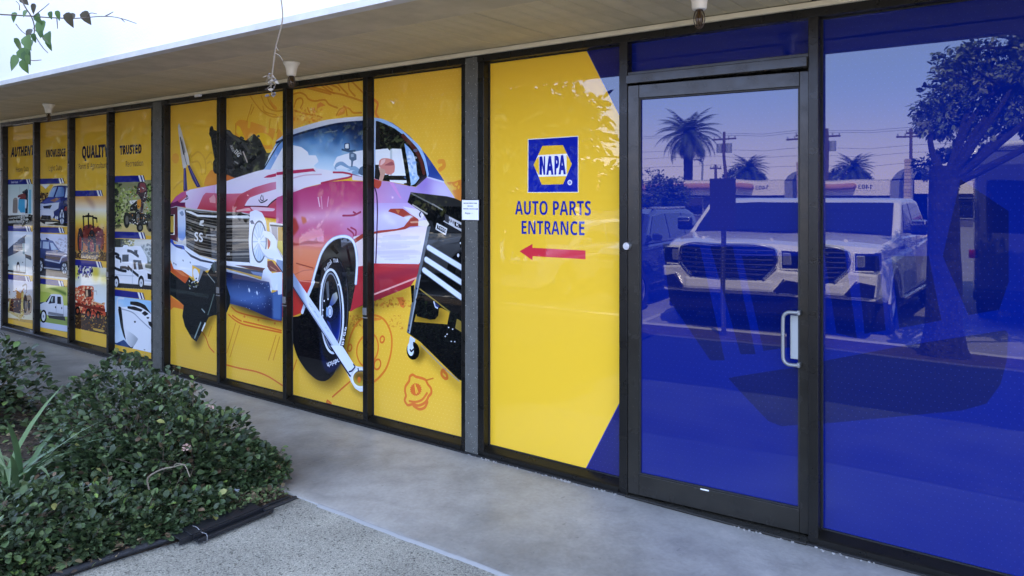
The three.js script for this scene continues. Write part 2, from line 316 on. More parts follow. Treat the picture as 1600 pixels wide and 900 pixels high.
// four tall panels of small vehicle photographs
const artA = makeCanvas(-10.37, -6.89, 0.05, 2.42, 1680);
{
  const A = artA, { c } = A; c.fillStyle = YELLOW; c.fillRect(0, 0, A.w, A.h);
  const D1 = frameOf(A, 0, 180, 9), D2 = frameOf(A, 0, 270, 9), D3 = frameOf(A, 0, 350, 9), D4 = frameOf(A, 0, 430, 9);
  const E1 = frameOf(A, 110, 180, 8.18), E2 = frameOf(A, 110, 270, 9), E3 = frameOf(A, 110, 360, 9), E4 = frameOf(A, 110, 450, 8.18), U = frameOf(A, 0, 0, 1);
  const ink = '#1a1740';
  D1.text('AUTHENTIC', [165, 588], [556, 548], [175, 460], ink, 'bold', 'sans-serif', 5); D1.text('Heavy Duty', [236, 800], [416, 784], [236, 735], ink, 'normal');
  D1.text('KNOWLEDGE', [655, 590], [932, 574], [655, 490], ink, 'bold', 'sans-serif', 5); D1.text('Light Duty', [694, 782], [880, 770], [694, 712], ink, 'normal');
  E1.text('QUALITY', [155, 550], [490, 528], [155, 402], ink, 'bold', 'sans-serif', 5); E1.text('Farm & Agriculture', [112, 690], [482, 672], [112, 622], ink, 'normal');
  E1.text('TRUSTED', [640, 503], [918, 484], [640, 394], ink, 'bold', 'sans-serif', 5); E1.text('Recreation', [712, 660], [940, 645], [712, 590], ink, 'normal');
  const shot = (T, a, fn) => T.clip(a, 0, fn);
  // column 1: semi truck, coach, wheel loader
  shot(D2, [118, 165, 560, 155, 560, 740, 110, 750], () => {
    const T = D2; T.fill(T.grad(0, 160, 0, 560, '#cfe3dc', '#f3f6ee'), [90, 150, 560, 150, 560, 760, 90, 760]);
    T.fill('#4a463c', [90, 600, 470, 590, 470, 760, 90, 760]); T.fill('#8d8878', [330, 745, 470, 670, 560, 690, 560, 760]);
    T.fill('#7fc6dc', [400, 240, 450, 235, 450, 570, 395, 575]); T.fill('#d9eef2', [400, 240, 416, 240, 412, 570, 397, 570]); T.fill('#2c3446', [320, 270, 385, 225, 405, 245, 400, 570, 365, 570, 365, 330]);
    T.fill('#7c2f33', [265, 320, 350, 290, 375, 330, 360, 375, 275, 365], 1); T.fill('#4fb0d8', [270, 370, 360, 372, 362, 560, 300, 560, 265, 500]); T.fill('#e8f1f3', [255, 350, 300, 345, 272, 370, 262, 560, 245, 560]);
    T.fill('#a8988a', [195, 380, 215, 352, 245, 352, 258, 380, 255, 560, 190, 560], 0.4); for (let k = 0; k < 7; k++) T.line('#746a62', 0.008, [198 + k * 9, 385, 196 + k * 9, 555], 0);
    T.line('#b8c0bd', 0.012, [288, 200, 290, 300], 0); T.line('#b8c0bd', 0.012, [410, 180, 404, 250], 0);
    T.fill('#f2f4f0', [360, 375, 388, 378, 380, 500, 362, 500]); T.fill('#b9b9ae', [120, 640, 320, 600, 330, 700, 120, 720]); T.fill('#2b2924', [120, 650, 300, 640, 300, 665, 120, 675]); T.fill('#23211d', [330, 600, 440, 580, 440, 680, 335, 700]);
    T.fill('#e9e9e2', T.oval(333, 630, 22, 75)); T.fill('#77756c', T.oval(333, 630, 11, 40)); T.fill('#dad9cf', T.oval(385, 600, 26, 22)); T.fill('#dad9cf', T.oval(385, 655, 30, 16)); T.fill('#191816', [110, 710, 300, 700, 340, 740, 110, 750]);
    scribble(A, T, ['#d8d6c8', '#55524a', '#8e8a7c'], 60, 120, 590, 440, 720, 3, 8);
  });
  shot(D3, [110, 100, 560, 110, 560, 730, 100, 690], () => {
    const T = D3; T.fill(T.grad(0, 90, 0, 700, '#dfe8f5', '#f6f8f6'), [90, 90, 560, 90, 560, 740, 90, 740]);
    T.fill(T.grad(120, 300, 380, 400, '#cddbd6', '#eef3ee'), [100, 450, 330, 260, 370, 150, 460, 150, 460, 690, 370, 690, 100, 640]);
    T.fill(T.grad(110, 400, 380, 180, '#54627c', '#1c2740'), [110, 365, 180, 300, 300, 200, 385, 145, 360, 200, 365, 270, 330, 270, 322, 365, 110, 465], 0.2); T.fill('#7fa3a6', [322, 290, 355, 265, 360, 430, 330, 420]);
    T.fill('#e4ece8', [372, 190, 455, 170, 455, 440, 380, 425]); T.fill('#33404a', [360, 420, 450, 450, 450, 510, 370, 470]); T.fill('#2b2c2c', T.oval(265, 610, 24, 82)); T.fill('#e9ecec', T.oval(267, 618, 15, 50)); T.line('#7a837f', 0.01, [368, 460, 368, 690], 0);
    T.fill('#1d1d1c', [100, 638, 380, 678, 360, 700, 100, 668]); T.fill('#2a2f35', T.oval(330, 538, 6, 9)); T.fill('#3a3f45', T.oval(125, 578, 8, 18));
  });
  shot(D4, [100, 50, 560, 95, 560, 800, 90, 640], () => {
    const T = D4; T.fill(T.grad(0, 60, 0, 600, '#dfe0ea', '#e9dcae'), [80, 40, 560, 40, 560, 820, 80, 820]);
    T.fill('#cda24a', [90, 590, 560, 640, 560, 800, 90, 720]); T.fill('#b9a184', [330, 320, 450, 300, 450, 520, 330, 540], 1); T.fill('#c07a30', [240, 200, 300, 250, 330, 190, 340, 320, 240, 320]);
    T.fill('#d9bd62', [315, 240, 345, 230, 335, 400, 345, 560, 300, 610, 305, 330]); T.fill('#4a2b22', [160, 330, 310, 318, 300, 540, 135, 498]); T.fill('#6d4331', [160, 330, 310, 318, 308, 350, 158, 362]); T.fill('#d6bb74', [125, 500, 300, 545, 300, 615, 120, 515]);
    T.fill('#c9ad63', [150, 320, 165, 325, 140, 500, 122, 505]); T.fill('#352a24', T.oval(365, 400, 30, 130)); T.fill('#8b7a68', T.oval(375, 420, 14, 60)); T.fill('#3a2c26', T.oval(418, 420, 20, 80)); T.line('#9a958e', 0.02, [330, 150, 360, 130, 385, 140, 380, 210]); T.fill('#87613f', [110, 330, 150, 320, 140, 370, 105, 370]);
    scribble(A, T, ['#b98f45', '#8a6a3c', '#e6d7a8', '#a05a2c'], 90, 100, 180, 450, 660, 3, 9);
  });
  // column 2: three passenger cars
  shot(D2, [555, 160, 1010, 155, 1010, 760, 545, 750], () => {
    const T = D2; T.fill(T.grad(0, 160, 0, 500, '#f0dfae', '#d8b566'), [540, 140, 1020, 140, 1020, 780, 540, 780]); T.fill('#e8b93a', [555, 165, 650, 215, 700, 170, 760, 170, 680, 290, 560, 290], 0.5); T.fill('#eef0ee', [600, 165, 710, 165, 650, 230]);
    T.fill('#5a3c1c', [555, 300, 690, 280, 650, 380, 555, 400], 0.5); scribble(A, T, ['#c0913a', '#3a2814', '#e8c870'], 40, 555, 280, 680, 390, 4, 10);
    T.fill('#e8dcc0', [550, 640, 1000, 700, 1000, 770, 545, 760]); T.fill('#26221f', [570, 660, 950, 690, 960, 750, 640, 720], 0.5); T.fill('#e9e2cc', [650, 690, 840, 690, 740, 715, 640, 725]);
    T.fill('#27306e', [570, 430, 680, 340, 760, 195, 860, 178, 960, 185, 1010, 220, 1010, 680, 870, 690, 780, 640, 600, 610, 555, 500], 0.5); T.fill(T.grad(690, 200, 860, 340, '#b9d2ee', '#5f86bf'), [685, 340, 760, 205, 900, 200, 905, 330], 0.3); T.line('#27306e', 0.03, [820, 205, 770, 340], 0);
    T.fill('#e3ecf4', [945, 210, 1010, 220, 1010, 340, 920, 350]); T.fill('#3f4a96', [600, 420, 690, 350, 850, 340, 870, 420, 740, 440]); T.fill('#9b6a58', [710, 390, 790, 355, 860, 360, 780, 410]);
    T.fill('#cfd6ea', [570, 430, 620, 435, 740, 450, 840, 420, 830, 500, 740, 560, 600, 530, 560, 500]); T.fill('#222644', [610, 455, 740, 455, 715, 505, 625, 500]); T.fill('#d6dcec', [600, 440, 845, 415, 835, 440, 610, 470]); T.fill('#e3e6f0', [560, 520, 760, 520, 770, 600, 740, 660, 720, 600, 600, 595, 570, 640]);
    T.fill('#33312f', [600, 600, 710, 605, 735, 665, 580, 655]); T.fill('#1b1b24', T.oval(880, 620, 40, 118)); T.fill('#dfe5ee', T.oval(880, 620, 30, 105)); for (let k = 0; k < 5; k++) T.line('#4a5470', 0.02, [880, 620, 880 + 26 * Math.sin(k * 1.26), 620 + 92 * Math.cos(k * 1.26)], 0); T.fill('#1d1f36', [900, 400, 1010, 380, 1010, 690, 915, 690, 920, 560]);
    T.fill('#e9eef2', T.oval(795, 630, 12, 26)); T.fill('#e9eef2', T.oval(818, 632, 8, 24)); T.fill('#2c3566', [905, 400, 960, 380, 965, 460, 905, 470]); T.fill('#a04444', [920, 490, 950, 470, 950, 530, 915, 530]);
  });
  shot(D3, [548, 130, 1010, 150, 1010, 790, 540, 740], () => {
    const T = D3; T.fill(T.grad(0, 130, 0, 600, '#dcdff2', '#e6e6ea'), [530, 110, 1020, 110, 1020, 800, 530, 800]); scribble(A, T, ['#b0acbc', '#c6c2cf'], 60, 800, 200, 1000, 400, 4, 14); T.fill('#47474c', [530, 640, 1000, 690, 1000, 760, 530, 715]);
    T.fill(T.grad(0, 220, 0, 560, '#4c5f96', '#1d2748'), [530, 235, 700, 225, 755, 240, 850, 370, 940, 410, 1000, 440, 1000, 560, 880, 640, 640, 610, 530, 560], 0.35); for (const q of [[530, 250, 590, 245, 590, 335, 530, 330], [615, 245, 695, 250, 700, 350, 610, 340], [715, 262, 750, 265, 815, 360, 730, 365]]) T.fill('#bccfe8', q); T.fill('#1d2134', [800, 350, 825, 375, 800, 410]);
    T.fill('#262a3e', [640, 440, 860, 470, 850, 510, 640, 480]); T.fill('#b9c1d0', [640, 490, 850, 535, 848, 555, 640, 512]); T.fill('#23252e', [530, 470, 620, 480, 640, 620, 860, 640, 880, 540, 1000, 500, 1000, 700, 540, 650]); T.fill('#b3b6bd', [625, 603, 860, 628, 850, 648, 625, 622]);
    T.line('#c4cce0', 0.022, [850, 540, 880, 470, 940, 445]); for (const [x, y] of [[573, 588], [915, 625]]) { T.fill('#17181c', T.oval(x, y, 48, 92)); T.fill('#dfe3e6', T.oval(x, y, 36, 76)); for (let k = 0; k < 6; k++) T.line('#5b606a', 0.016, [x, y, x + 30 * Math.sin(k * 1.05), y + 66 * Math.cos(k * 1.05)], 0); }
    T.fill('#e8e4d4', [540, 720, 1000, 770, 1000, 790, 540, 742]); T.line('#2a3560', 0.02, [560, 200, 580, 215], 0); T.line('#2a3560', 0.02, [660, 205, 700, 222], 0);
  });
  shot(D4, [540, 115, 1010, 170, 1010, 815, 528, 720], () => {
    const T = D4; T.fill(T.grad(0, 120, 0, 650, '#d9dc72', '#8fae3e'), [520, 90, 1020, 90, 1020, 830, 520, 830]); T.fill('#5f7c2c', [700, 180, 800, 190, 930, 240, 930, 280, 820, 230], 1, 0.01); T.fill('#b8c653', [540, 230, 720, 250, 660, 360, 540, 360], 0.6); T.fill('#8da24a', [660, 600, 1000, 620, 1000, 700, 660, 680]);
    T.fill('#cdd3e6', [528, 640, 1000, 715, 1000, 800, 528, 720]); T.fill(T.grad(0, 260, 0, 560, '#e9ecf2', '#b3b8c4'), [560, 395, 650, 372, 715, 275, 760, 262, 860, 270, 890, 300, 905, 420, 1000, 430, 1000, 580, 680, 560, 560, 470], 0.25);
    T.fill('#3a4152', [690, 400, 735, 290, 785, 290, 785, 390]); T.fill('#aec3b8', [725, 350, 745, 305, 758, 305, 742, 385]); T.fill('#23262e', [815, 298, 865, 300, 870, 405, 815, 400]); T.fill('#2b303c', [650, 372, 715, 280, 727, 280, 670, 380]); T.fill('#4a5468', [540, 385, 640, 370, 590, 400, 560, 410]);
    T.fill('#22242a', [525, 400, 555, 420, 580, 480, 570, 540, 528, 540]); T.fill('#b9beca', [530, 500, 580, 505, 575, 550, 530, 545]); T.fill('#7d7f86', [690, 510, 905, 545, 905, 580, 685, 550]); T.fill('#28292c', [680, 560, 920, 580, 930, 640, 700, 600]); T.fill('#1c1d20', T.oval(622, 575, 46, 92)); T.fill('#e3e6ea', T.oval(622, 575, 27, 66)); T.fill('#8a8f98', T.oval(622, 575, 10, 22));
    T.fill('#1d1e22', T.oval(792, 448, 9, 16)); T.fill('#1d1e22', T.oval(878, 460, 7, 16)); T.line('#9aa0ac', 0.008, [800, 300, 800, 545], 0); T.line('#9aa0ac', 0.008, [905, 420, 905, 560], 0);
  });
  // column 3: tractor at sunset, harvester
  shot(E2, [60, 332, 560, 325, 560, 1250, 50, 1200], () => {
    const T = E2; T.fill(T.grad(0, 340, 0, 850, '#f0b25c', '#fbf3dc', '#f6d95c', '#e79a2a'), [40, 320, 570, 320, 570, 1260, 40, 1260]); T.fill('#8a5a58', [210, 335, 250, 340, 350, 460, 340, 480, 290, 430], 1, 0.03);
    T.fill('#fff6d8', T.oval(455, 775, 38, 50), 0, 0.03); T.fill('#c9782c', [50, 880, 110, 800, 560, 810, 560, 1250, 50, 1250], 0, 0.05);
    T.fill('#7a332a', [185, 770, 230, 735, 290, 725, 360, 760, 440, 830, 455, 930, 420, 1010, 240, 1030, 180, 930], 0.3); T.fill('#241c1c', T.oval(440, 1010, 40, 120)); T.fill('#8c3c34', T.oval(446, 1020, 18, 60)); T.fill('#2c2222', [175, 610, 255, 590, 335, 605, 335, 622, 180, 625]); for (const x of [190, 260, 325]) T.line('#2c2222', 0.03, [x, 615, x + 6, 760], 0); T.line('#2c2222', 0.02, [335, 630, 380, 640, 382, 690], 0); T.fill('#38282a', T.oval(264, 580, 12, 18));
    T.fill('#3a2c2c', T.oval(150, 960, 42, 190)); T.fill('#98403a', T.oval(150, 990, 20, 100)); T.fill('#342a2a', T.oval(310, 1010, 62, 210)); T.fill('#a8483f', T.oval(310, 1050, 28, 110)); T.fill('#7c3133', [380, 760, 470, 810, 480, 1000, 400, 1000], 0.4);
    T.fill('#5a4026', [40, 1110, 560, 1120, 560, 1260, 40, 1260]); scribble(A, T, ['#7d5a2c', '#35271b', '#a8803a', '#c8a050'], 160, 50, 1090, 510, 1230, 4, 12); scribble(A, T, ['#d87038', '#5a2a28', '#e8b070', '#2a2020'], 90, 120, 740, 500, 1120, 3, 9);
  });
  shot(E3, [45, 480, 560, 530, 560, 1480, 30, 1420], () => {
    const T = E3; T.fill(T.grad(0, 480, 0, 900, '#f2ecd2', '#eef6f2'), [20, 450, 570, 450, 570, 1500, 20, 1500]); T.fill('#eadf5a', [50, 490, 120, 520, 130, 640, 60, 660], 1, 0.02); T.fill('#e8d44a', [320, 520, 410, 530, 400, 680, 330, 680], 1, 0.03); T.fill('#efe06a', [440, 640, 560, 650, 560, 720, 440, 720], 1, 0.03);
    for (let k = 0; k < 60; k++) { const x = rr(110, 320), y = rr(500, 660), r = rr(6, 20); T.fill(['#2a2462', '#3d3588', '#1a1740', '#6a60a8'][(rnd() * 4) | 0], T.oval(x, y, r * 0.7, r * 1.4, 8)); }
    T.fill('#4a3018', [30, 1100, 570, 1150, 570, 1500, 20, 1440]); T.fill('#d4593a', [50, 880, 120, 790, 180, 770, 330, 790, 340, 900, 330, 1000, 480, 1040, 500, 1200, 350, 1210, 150, 1150, 60, 1080], 0.4);
    scribble(A, T, ['#e8794a', '#b8402c', '#f3c08a', '#f7e3b8', '#8c3020'], 200, 60, 790, 330, 1090, 5, 16); scribble(A, T, ['#c8452c', '#7a2a1c', '#f0b878', '#2c1a14'], 130, 150, 1020, 490, 1230, 5, 14); scribble(A, T, ['#2a1c12', '#6a4a24', '#3a2818', '#a8863e'], 200, 40, 1180, 510, 1440, 4, 12); T.fill('#3a2420', [215, 830, 300, 825, 305, 930, 220, 940]); T.fill('#d9b48a', [225, 840, 255, 838, 258, 925, 230, 930]); for (const [x, y, r] of [[110, 1130, 44], [260, 1170, 52], [400, 1200, 46]]) { T.fill('#1e1612', T.oval(x, y, r * 0.8, r * 1.5)); T.fill('#b5552f', T.oval(x, y, r * 0.35, r * 0.7)); } T.line('#7a2416', 0.03, [60, 1020, 200, 1060, 350, 1090, 490, 1120], 0.2); T.line('#f0c08a', 0.012, [330, 860, 340, 1000, 480, 1045], 0.2); T.line('#c9c6b8', 0.012, [320, 850, 375, 850, 380, 900], 0);
    T.fill('#caa648', [330, 1370, 480, 1400, 470, 1430, 340, 1400], 0.6);
  });
  // column 4: quad bike, motorhome, boat
  shot(E2, [620, 125, 1240, 95, 1240, 900, 620, 820], () => {
    const T = E2; T.fill(T.grad(0, 120, 0, 760, '#86865c', '#a9a77c', '#d8c27a'), [600, 80, 1240, 80, 1240, 920, 600, 920]);
    scribble(A, T, ['#3f4a28', '#6a7a34', '#8f9a4c', '#2c3420'], 120, 620, 140, 720, 780, 8, 26); scribble(A, T, ['#7d8f3c', '#a8b45c', '#565f34', '#c8cf8a'], 160, 720, 200, 960, 720, 6, 20); scribble(A, T, ['#57703a', '#8fa858', '#3a4a28'], 80, 1080, 160, 1160, 620, 6, 18); T.fill('#d9bf78', [620, 780, 1180, 740, 1180, 920, 620, 920], 0, 0.02);
    T.fill('#4a3a3c', [960, 150, 1010, 125, 1070, 150, 1090, 260, 1080, 380, 1040, 430, 1030, 560, 990, 560, 1000, 380, 950, 300, 890, 330, 930, 290], 0.4); T.fill('#8a4a4c', [985, 150, 1050, 150, 1075, 250, 990, 280], 0.6); T.fill('#e89a3c', [945, 380, 1000, 375, 1000, 470, 970, 510, 945, 490]); T.fill('#eeeae0', [840, 395, 900, 385, 950, 385, 880, 440, 855, 440], 0.5); T.fill('#32302c', [850, 470, 940, 400, 950, 520, 850, 540], 0.4); T.fill('#3c3a36', [830, 560, 1130, 590, 1120, 720, 960, 740, 850, 700], 0.4);
    for (const [x, y, a, b] of [[800, 665, 46, 112], [955, 635, 52, 118], [1125, 730, 52, 100], [985, 770, 46, 60]]) { T.fill('#2a2926', T.oval(x, y, a, b)); T.fill('#6f6b60', T.oval(x + 4, y, a * 0.5, b * 0.55)); }
    scribble(A, T, ['#e8e2d2', '#1c1a18', '#9a948a', '#c8782c'], 120, 840, 200, 1110, 720, 3, 10);
  });
  shot(E3, [610, 115, 1240, 130, 1240, 840, 600, 800], () => {
    const T = E3; T.fill(T.grad(0, 120, 0, 500, '#d8d9cc', '#e8e9e4'), [590, 90, 1240, 90, 1240, 850, 590, 850]); T.fill('#3c4034', [610, 120, 780, 120, 820, 230, 610, 230], 0.3); scribble(A, T, ['#8a8a60', '#4c4c38', '#c9c07a'], 50, 740, 110, 900, 210, 6, 16); T.fill('#5d6a5c', [1080, 420, 1180, 440, 1180, 540, 1060, 520], 0.5); scribble(A, T, ['#a9b0a8', '#c8ccc4', '#8f9690'], 60, 1000, 200, 1150, 430, 8, 20);
    T.fill('#2e2f31', [600, 730, 1200, 780, 1200, 840, 600, 800]); T.fill('#f3f5f8', [610, 240, 740, 235, 760, 205, 810, 205, 830, 230, 940, 215, 1000, 225, 1080, 370, 1090, 460, 1010, 470, 1040, 540, 1120, 580, 1150, 640, 1150, 740, 880, 745, 610, 730], 0.12); T.fill('#262a30', [738, 338, 828, 338, 826, 440, 736, 438]); T.fill('#262a30', [905, 275, 952, 275, 950, 330, 905, 322]); T.fill('#3a3f46', [890, 415, 1000, 420, 1010, 460, 1035, 545, 970, 550, 900, 545]); T.fill('#dfe6ec', [925, 460, 950, 440, 968, 550, 940, 550]); T.fill('#4a4f56', [895, 412, 1005, 420, 1000, 445, 905, 425]);
    for (const q of [[610, 318, 660, 330, 690, 350], [650, 370, 710, 400, 716, 436], [610, 480, 640, 530, 720, 560, 790, 570], [715, 520, 780, 520, 825, 545], [820, 510, 870, 560, 960, 635], [815, 285, 870, 300, 960, 360]]) T.line('#2b2f36', 0.028, q); T.line('#c4c9d0', 0.008, [610, 620, 900, 640], 0); T.line('#c4c9d0', 0.008, [880, 430, 880, 745], 0);
    for (const x of [655, 1003]) { T.fill('#1b1c1e', T.oval(x, 725, 42, 92)); T.fill('#d9dce0', T.oval(x, 735, 25, 58)); T.fill('#7b8088', T.oval(x, 735, 8, 18)); } T.fill('#22252a', [1090, 600, 1150, 620, 1150, 690, 1095, 680]); T.fill('#ced4da', [1050, 690, 1150, 700, 1150, 725, 1050, 715]);
  });
  shot(E4, [548, 95, 1100, 170, 1100, 880, 540, 705], () => {
    const T = E4; T.fill(T.grad(0, 100, 0, 760, '#a8d2f2', '#d9ecfa', '#e8f2fa'), [530, 80, 1110, 80, 1110, 900, 530, 900]); T.fill('#eef6fc', [560, 250, 620, 200, 700, 300, 640, 380], 1, 0.05);
    T.fill('#f4f7fb', [612, 250, 650, 240, 740, 240, 800, 215, 960, 260, 1060, 330, 1100, 400, 1100, 870, 800, 780, 740, 700, 680, 560, 640, 400], 0.3); T.fill('#23272a', [615, 250, 640, 235, 660, 260, 690, 520, 716, 660, 690, 620, 650, 480], 0.4); T.fill('#202226', [775, 170, 870, 175, 960, 215, 1040, 330, 1000, 300, 900, 240, 775, 208], 0.3); T.fill('#26292e', [740, 230, 830, 235, 930, 275, 910, 300, 740, 260], 0.2); T.fill('#26292e', [920, 320, 960, 290, 1005, 330, 960, 355], 0.3); T.fill('#33373c', [980, 370, 1015, 370, 1010, 390, 985, 388]);
    T.fill('#2a2d32', [1000, 425, 1040, 430, 1040, 500, 1010, 470]); T.line('#a9b2bc', 0.012, [660, 265, 800, 310, 900, 400, 1030, 520]); T.fill(T.grad(740, 540, 860, 720, '#f0f3f6', '#a9b0b6'), [720, 540, 800, 580, 870, 650, 800, 760, 740, 700], 0.5); T.fill('#3a3f46', T.oval(832, 430, 13, 13)); T.fill('#2a4a7c', [540, 680, 600, 700, 690, 660, 745, 720, 790, 770, 540, 715], 0.4); T.fill('#20262e', [740, 730, 790, 755, 815, 740, 800, 770, 760, 765]); T.line('#dfe6ee', 0.02, [615, 260, 612, 140, 690, 130]); T.fill('#2a3038', [940, 780, 965, 782, 960, 796]);
  });
  // navy banners with two slanted stripes
  const banner = (T, x0, x1, y0a, y0b, h, ts) => {
    const yl = (x) => y0a + (y0b - y0a) * (x - x0) / (x1 - x0), b = x0 + (x1 - x0) * 0.80, s = h * 0.30;
    T.fill('#20267f', [x0 - 20, yl(x0), b, yl(b), b + s, yl(b) + h, x0 - 20, yl(x0) + h]);
    for (const [o, w, col] of [[0, 0.30, '#f4f3ee'], [0.30, 0.22, '#20267f'], [0.52, 0.2, '#f4f3ee'], [0.72, 0.16, '#2a2c60']]) { const q = b + o * h, r = q + w * h; T.fill(col, [q, yl(q), r, yl(r), r + s, yl(r) + h, q + s, yl(q) + h]); }
    if (ts) T.text(ts, [x0 + 50, yl(x0) + h * 0.72], [x0 + 145, yl(x0) + h * 0.70], [x0 + 50, yl(x0) + h * 0.28], '#e8e8f4');
  };
  banner(D2, 118, 440, 97, 88, 70, 'Semi-Truck'); banner(D2, 555, 900, 85, 74, 75); banner(D2, 110, 430, 742, 752, 75); banner(D2, 548, 900, 762, 770, 78); banner(D3, 105, 420, 696, 735, 75); banner(D3, 540, 895, 752, 800, 80);
  banner(E2, 60, 455, 252, 245, 80); banner(E2, 620, 1045, 48, 35, 88); banner(E3, 45, 445, 400, 440, 85); banner(E3, 605, 1055, 12, 28, 92); banner(E4, 548, 942, 10, 62, 84);
  for (const [T, a] of [[D4, [85, 605, 470, 680, 470, 850, 85, 780]], [D4, [525, 720, 960, 800, 960, 930, 525, 830]], [E3, [20, 1360, 560, 1470, 560, 1800, 20, 1800]], [E4, [530, 708, 1100, 838, 1100, 1100, 530, 1100]]]) T.fill(YELLOW, a);
}

// the red coupe over four panels
const artB = makeCanvas(-6.70, -3.13, 0.05, 2.42, 2048);
{
  const A = artB, { c } = A; c.fillStyle = YELLOW; c.fillRect(0, 0, A.w, A.h);
  dots(A, 'rgba(255,232,140,0.55)', 0.034, 0.0026, -6.7, -3.1);
  const A1 = frameOf(A, 260, 120, 8), A2 = frameOf(A, 260, 230, 8), A3 = frameOf(A, 260, 340, 8), A4 = frameOf(A, 260, 450, 8), B1 = frameOf(A, 440, 110, 8), B2 = frameOf(A, 440, 220, 8), B3 = frameOf(A, 440, 330, 8), B4 = frameOf(A, 440, 440, 8), B5 = frameOf(A, 440, 540, 10), C1 = frameOf(A, 560, 100, 8), C2 = frameOf(A, 560, 210, 8), C3 = frameOf(A, 560, 320, 8), C4 = frameOf(A, 560, 430, 8), C5 = frameOf(A, 560, 540, 8), U = frameOf(A, 0, 0, 1);
  const OR = 'rgba(226,120,40,0.55)', ORL = 'rgba(214,128,34,0.75)', SK = 'rgba(205,135,30,0.65)', SH = 'rgba(70,50,10,0.9)', RO = '#e2762f';
  // line drawings of parts in the yellow
  A1.fill('rgba(228,138,52,0.6)', [870, 590, 920, 540, 1010, 550, 1180, 600, 1290, 640, 1420, 660, 1460, 740, 1440, 900, 1180, 896, 1100, 810, 1000, 890, 900, 850, 870, 760], 0.6); A1.fill('#eebd2c', A1.oval(1230, 780, 115, 66, 22, 0.5)); A1.fill('#eebd2c', [890, 610, 930, 640, 1010, 830, 960, 800, 880, 700], 0.5);
  for (const q of [[1080, 345, 1035, 620], [1280, 520, 1270, 680], [1380, 680, 1340, 860]]) A1.line('#e9b93a', 0.035, q);
  for (const q of [[1050, 235, 1120, 340, 1210, 440, 1330, 500, 1460, 500], [1190, 240, 1230, 340, 1290, 400, 1380, 430, 1460, 420], [1210, 370, 1240, 440, 1380, 480], [1260, 220, 1290, 320, 1350, 400], [1070, 350, 1010, 560], [1100, 380, 1060, 470], [870, 590, 870, 760], [1300, 530, 1290, 640], [1390, 560, 1400, 650, 1380, 700]]) A1.line(SK, 0.012, q);
  A1.fill('rgba(222,130,40,0.55)', [1290, 270, 1340, 340, 1390, 390, 1370, 420, 1320, 370], 0.6); A1.fill('rgba(205,120,40,.35)', [760, 240, 960, 210, 1460, 150, 1460, 140, 760, 228]);
  for (const q of [[150, 300, 230, 280, 300, 310, 340, 360, 420, 385, 540, 370, 600, 430, 700, 470], [780, 450, 850, 480, 900, 530, 1000, 530], [330, 200, 500, 240, 640, 280, 780, 310, 1020, 390], [300, 215, 470, 260, 620, 300], [500, 190, 600, 260, 660, 290], [540, 180, 640, 250], [700, 160, 760, 230, 830, 300], [840, 150, 850, 240, 920, 320], [880, 140, 960, 220, 1020, 280], [600, 175, 700, 215, 730, 250], [160, 460, 190, 370, 250, 350, 270, 400, 240, 470], [160, 500, 300, 545, 440, 570, 520, 600], [330, 470, 350, 520, 420, 560], [690, 560, 730, 490, 800, 470, 820, 560]]) B1.line('rgba(204,120,30,0.7)', 0.014, q);
  B1.fill('rgba(222,120,52,0.65)', [450, 430, 490, 400, 550, 440, 480, 460, 440, 520], 0.5); B1.fill('rgba(222,120,52,0.55)', [700, 570, 740, 500, 800, 480, 790, 540, 740, 560], 0.5); B1.fill('rgba(226,150,60,0.4)', [150, 480, 200, 560, 440, 580, 500, 620, 250, 680, 150, 740], 0.5); scribble(A, B1, ['rgba(210,120,40,0.45)', 'rgba(240,200,90,0.5)'], 70, 150, 480, 520, 690, 6, 20);
  B1.line('rgba(222,120,52,0.8)', 0.02, [1160, 370, 1205, 420, 1180, 530, 1210, 590]); B1.fill('rgba(222,120,52,0.7)', [1310, 50, 1440, 35, 1450, 75, 1390, 75]);
  A2.fill('rgba(228,140,60,0.45)', A2.oval(120, 140, 45, 65)); for (const q of [[320, 120, 400, 60, 470, 120, 500, 230, 490, 330], [330, 190, 400, 180, 440, 260, 450, 340], [500, 150, 560, 70, 600, 100], [520, 200, 560, 180, 580, 220], [100, 520, 160, 450, 210, 420]]) A2.line('rgba(215,160,60,0.7)', 0.018, q); A2.fill('rgba(226,140,62,0.8)', [480, 480, 500, 380, 560, 290, 600, 285, 640, 340, 640, 470], 0.5);
  A2.fill('#cf7032', [735, 340, 870, 355, 860, 390, 735, 425]);
  // lower outlines under the bumper
  for (const q of [[820, 235, 880, 290, 980, 325, 1150, 365, 1440, 420], [785, 330, 850, 390, 960, 450, 1200, 505, 1440, 555], [830, 340, 900, 390, 940, 410], [970, 415, 1200, 470, 1440, 530], [450, 540, 500, 620, 540, 730, 600, 800], [715, 1230, 900, 1260, 1080, 1300, 1440, 1440]]) A4.line('rgba(216,92,36,0.85)', 0.013, q); for (const q of [[870, 440, 760, 810], [920, 470, 800, 860], [1375, 590, 1280, 896], [1420, 610, 1340, 896], [570, 480, 530, 600]]) A4.line('rgba(206,130,40,0.8)', 0.010, q, 0); for (const [x, y] of [[980, 355], [1155, 400], [1360, 440]]) A4.fill('rgba(222,110,50,0.8)', A4.oval(x, y, 12, 16));
  A4.fill('rgba(220,100,50,0.75)', [10, 70, 120, 140, 220, 205, 215, 265, 100, 240, 60, 270, 10, 260], 0.3);
  U.line('rgba(216,92,36,0.85)', 0.013, [352, 569, 375, 575, 400, 580, 420, 588, 442, 602]);
  // brake disc and differential cover
  const discR = [583, 492, 600, 499, 611, 520, 612, 545, 605, 572, 594, 588, 583, 597, 572, 602, 560, 601, 551, 592, 545, 575, 543, 552, 547, 528, 556, 508, 568, 496];
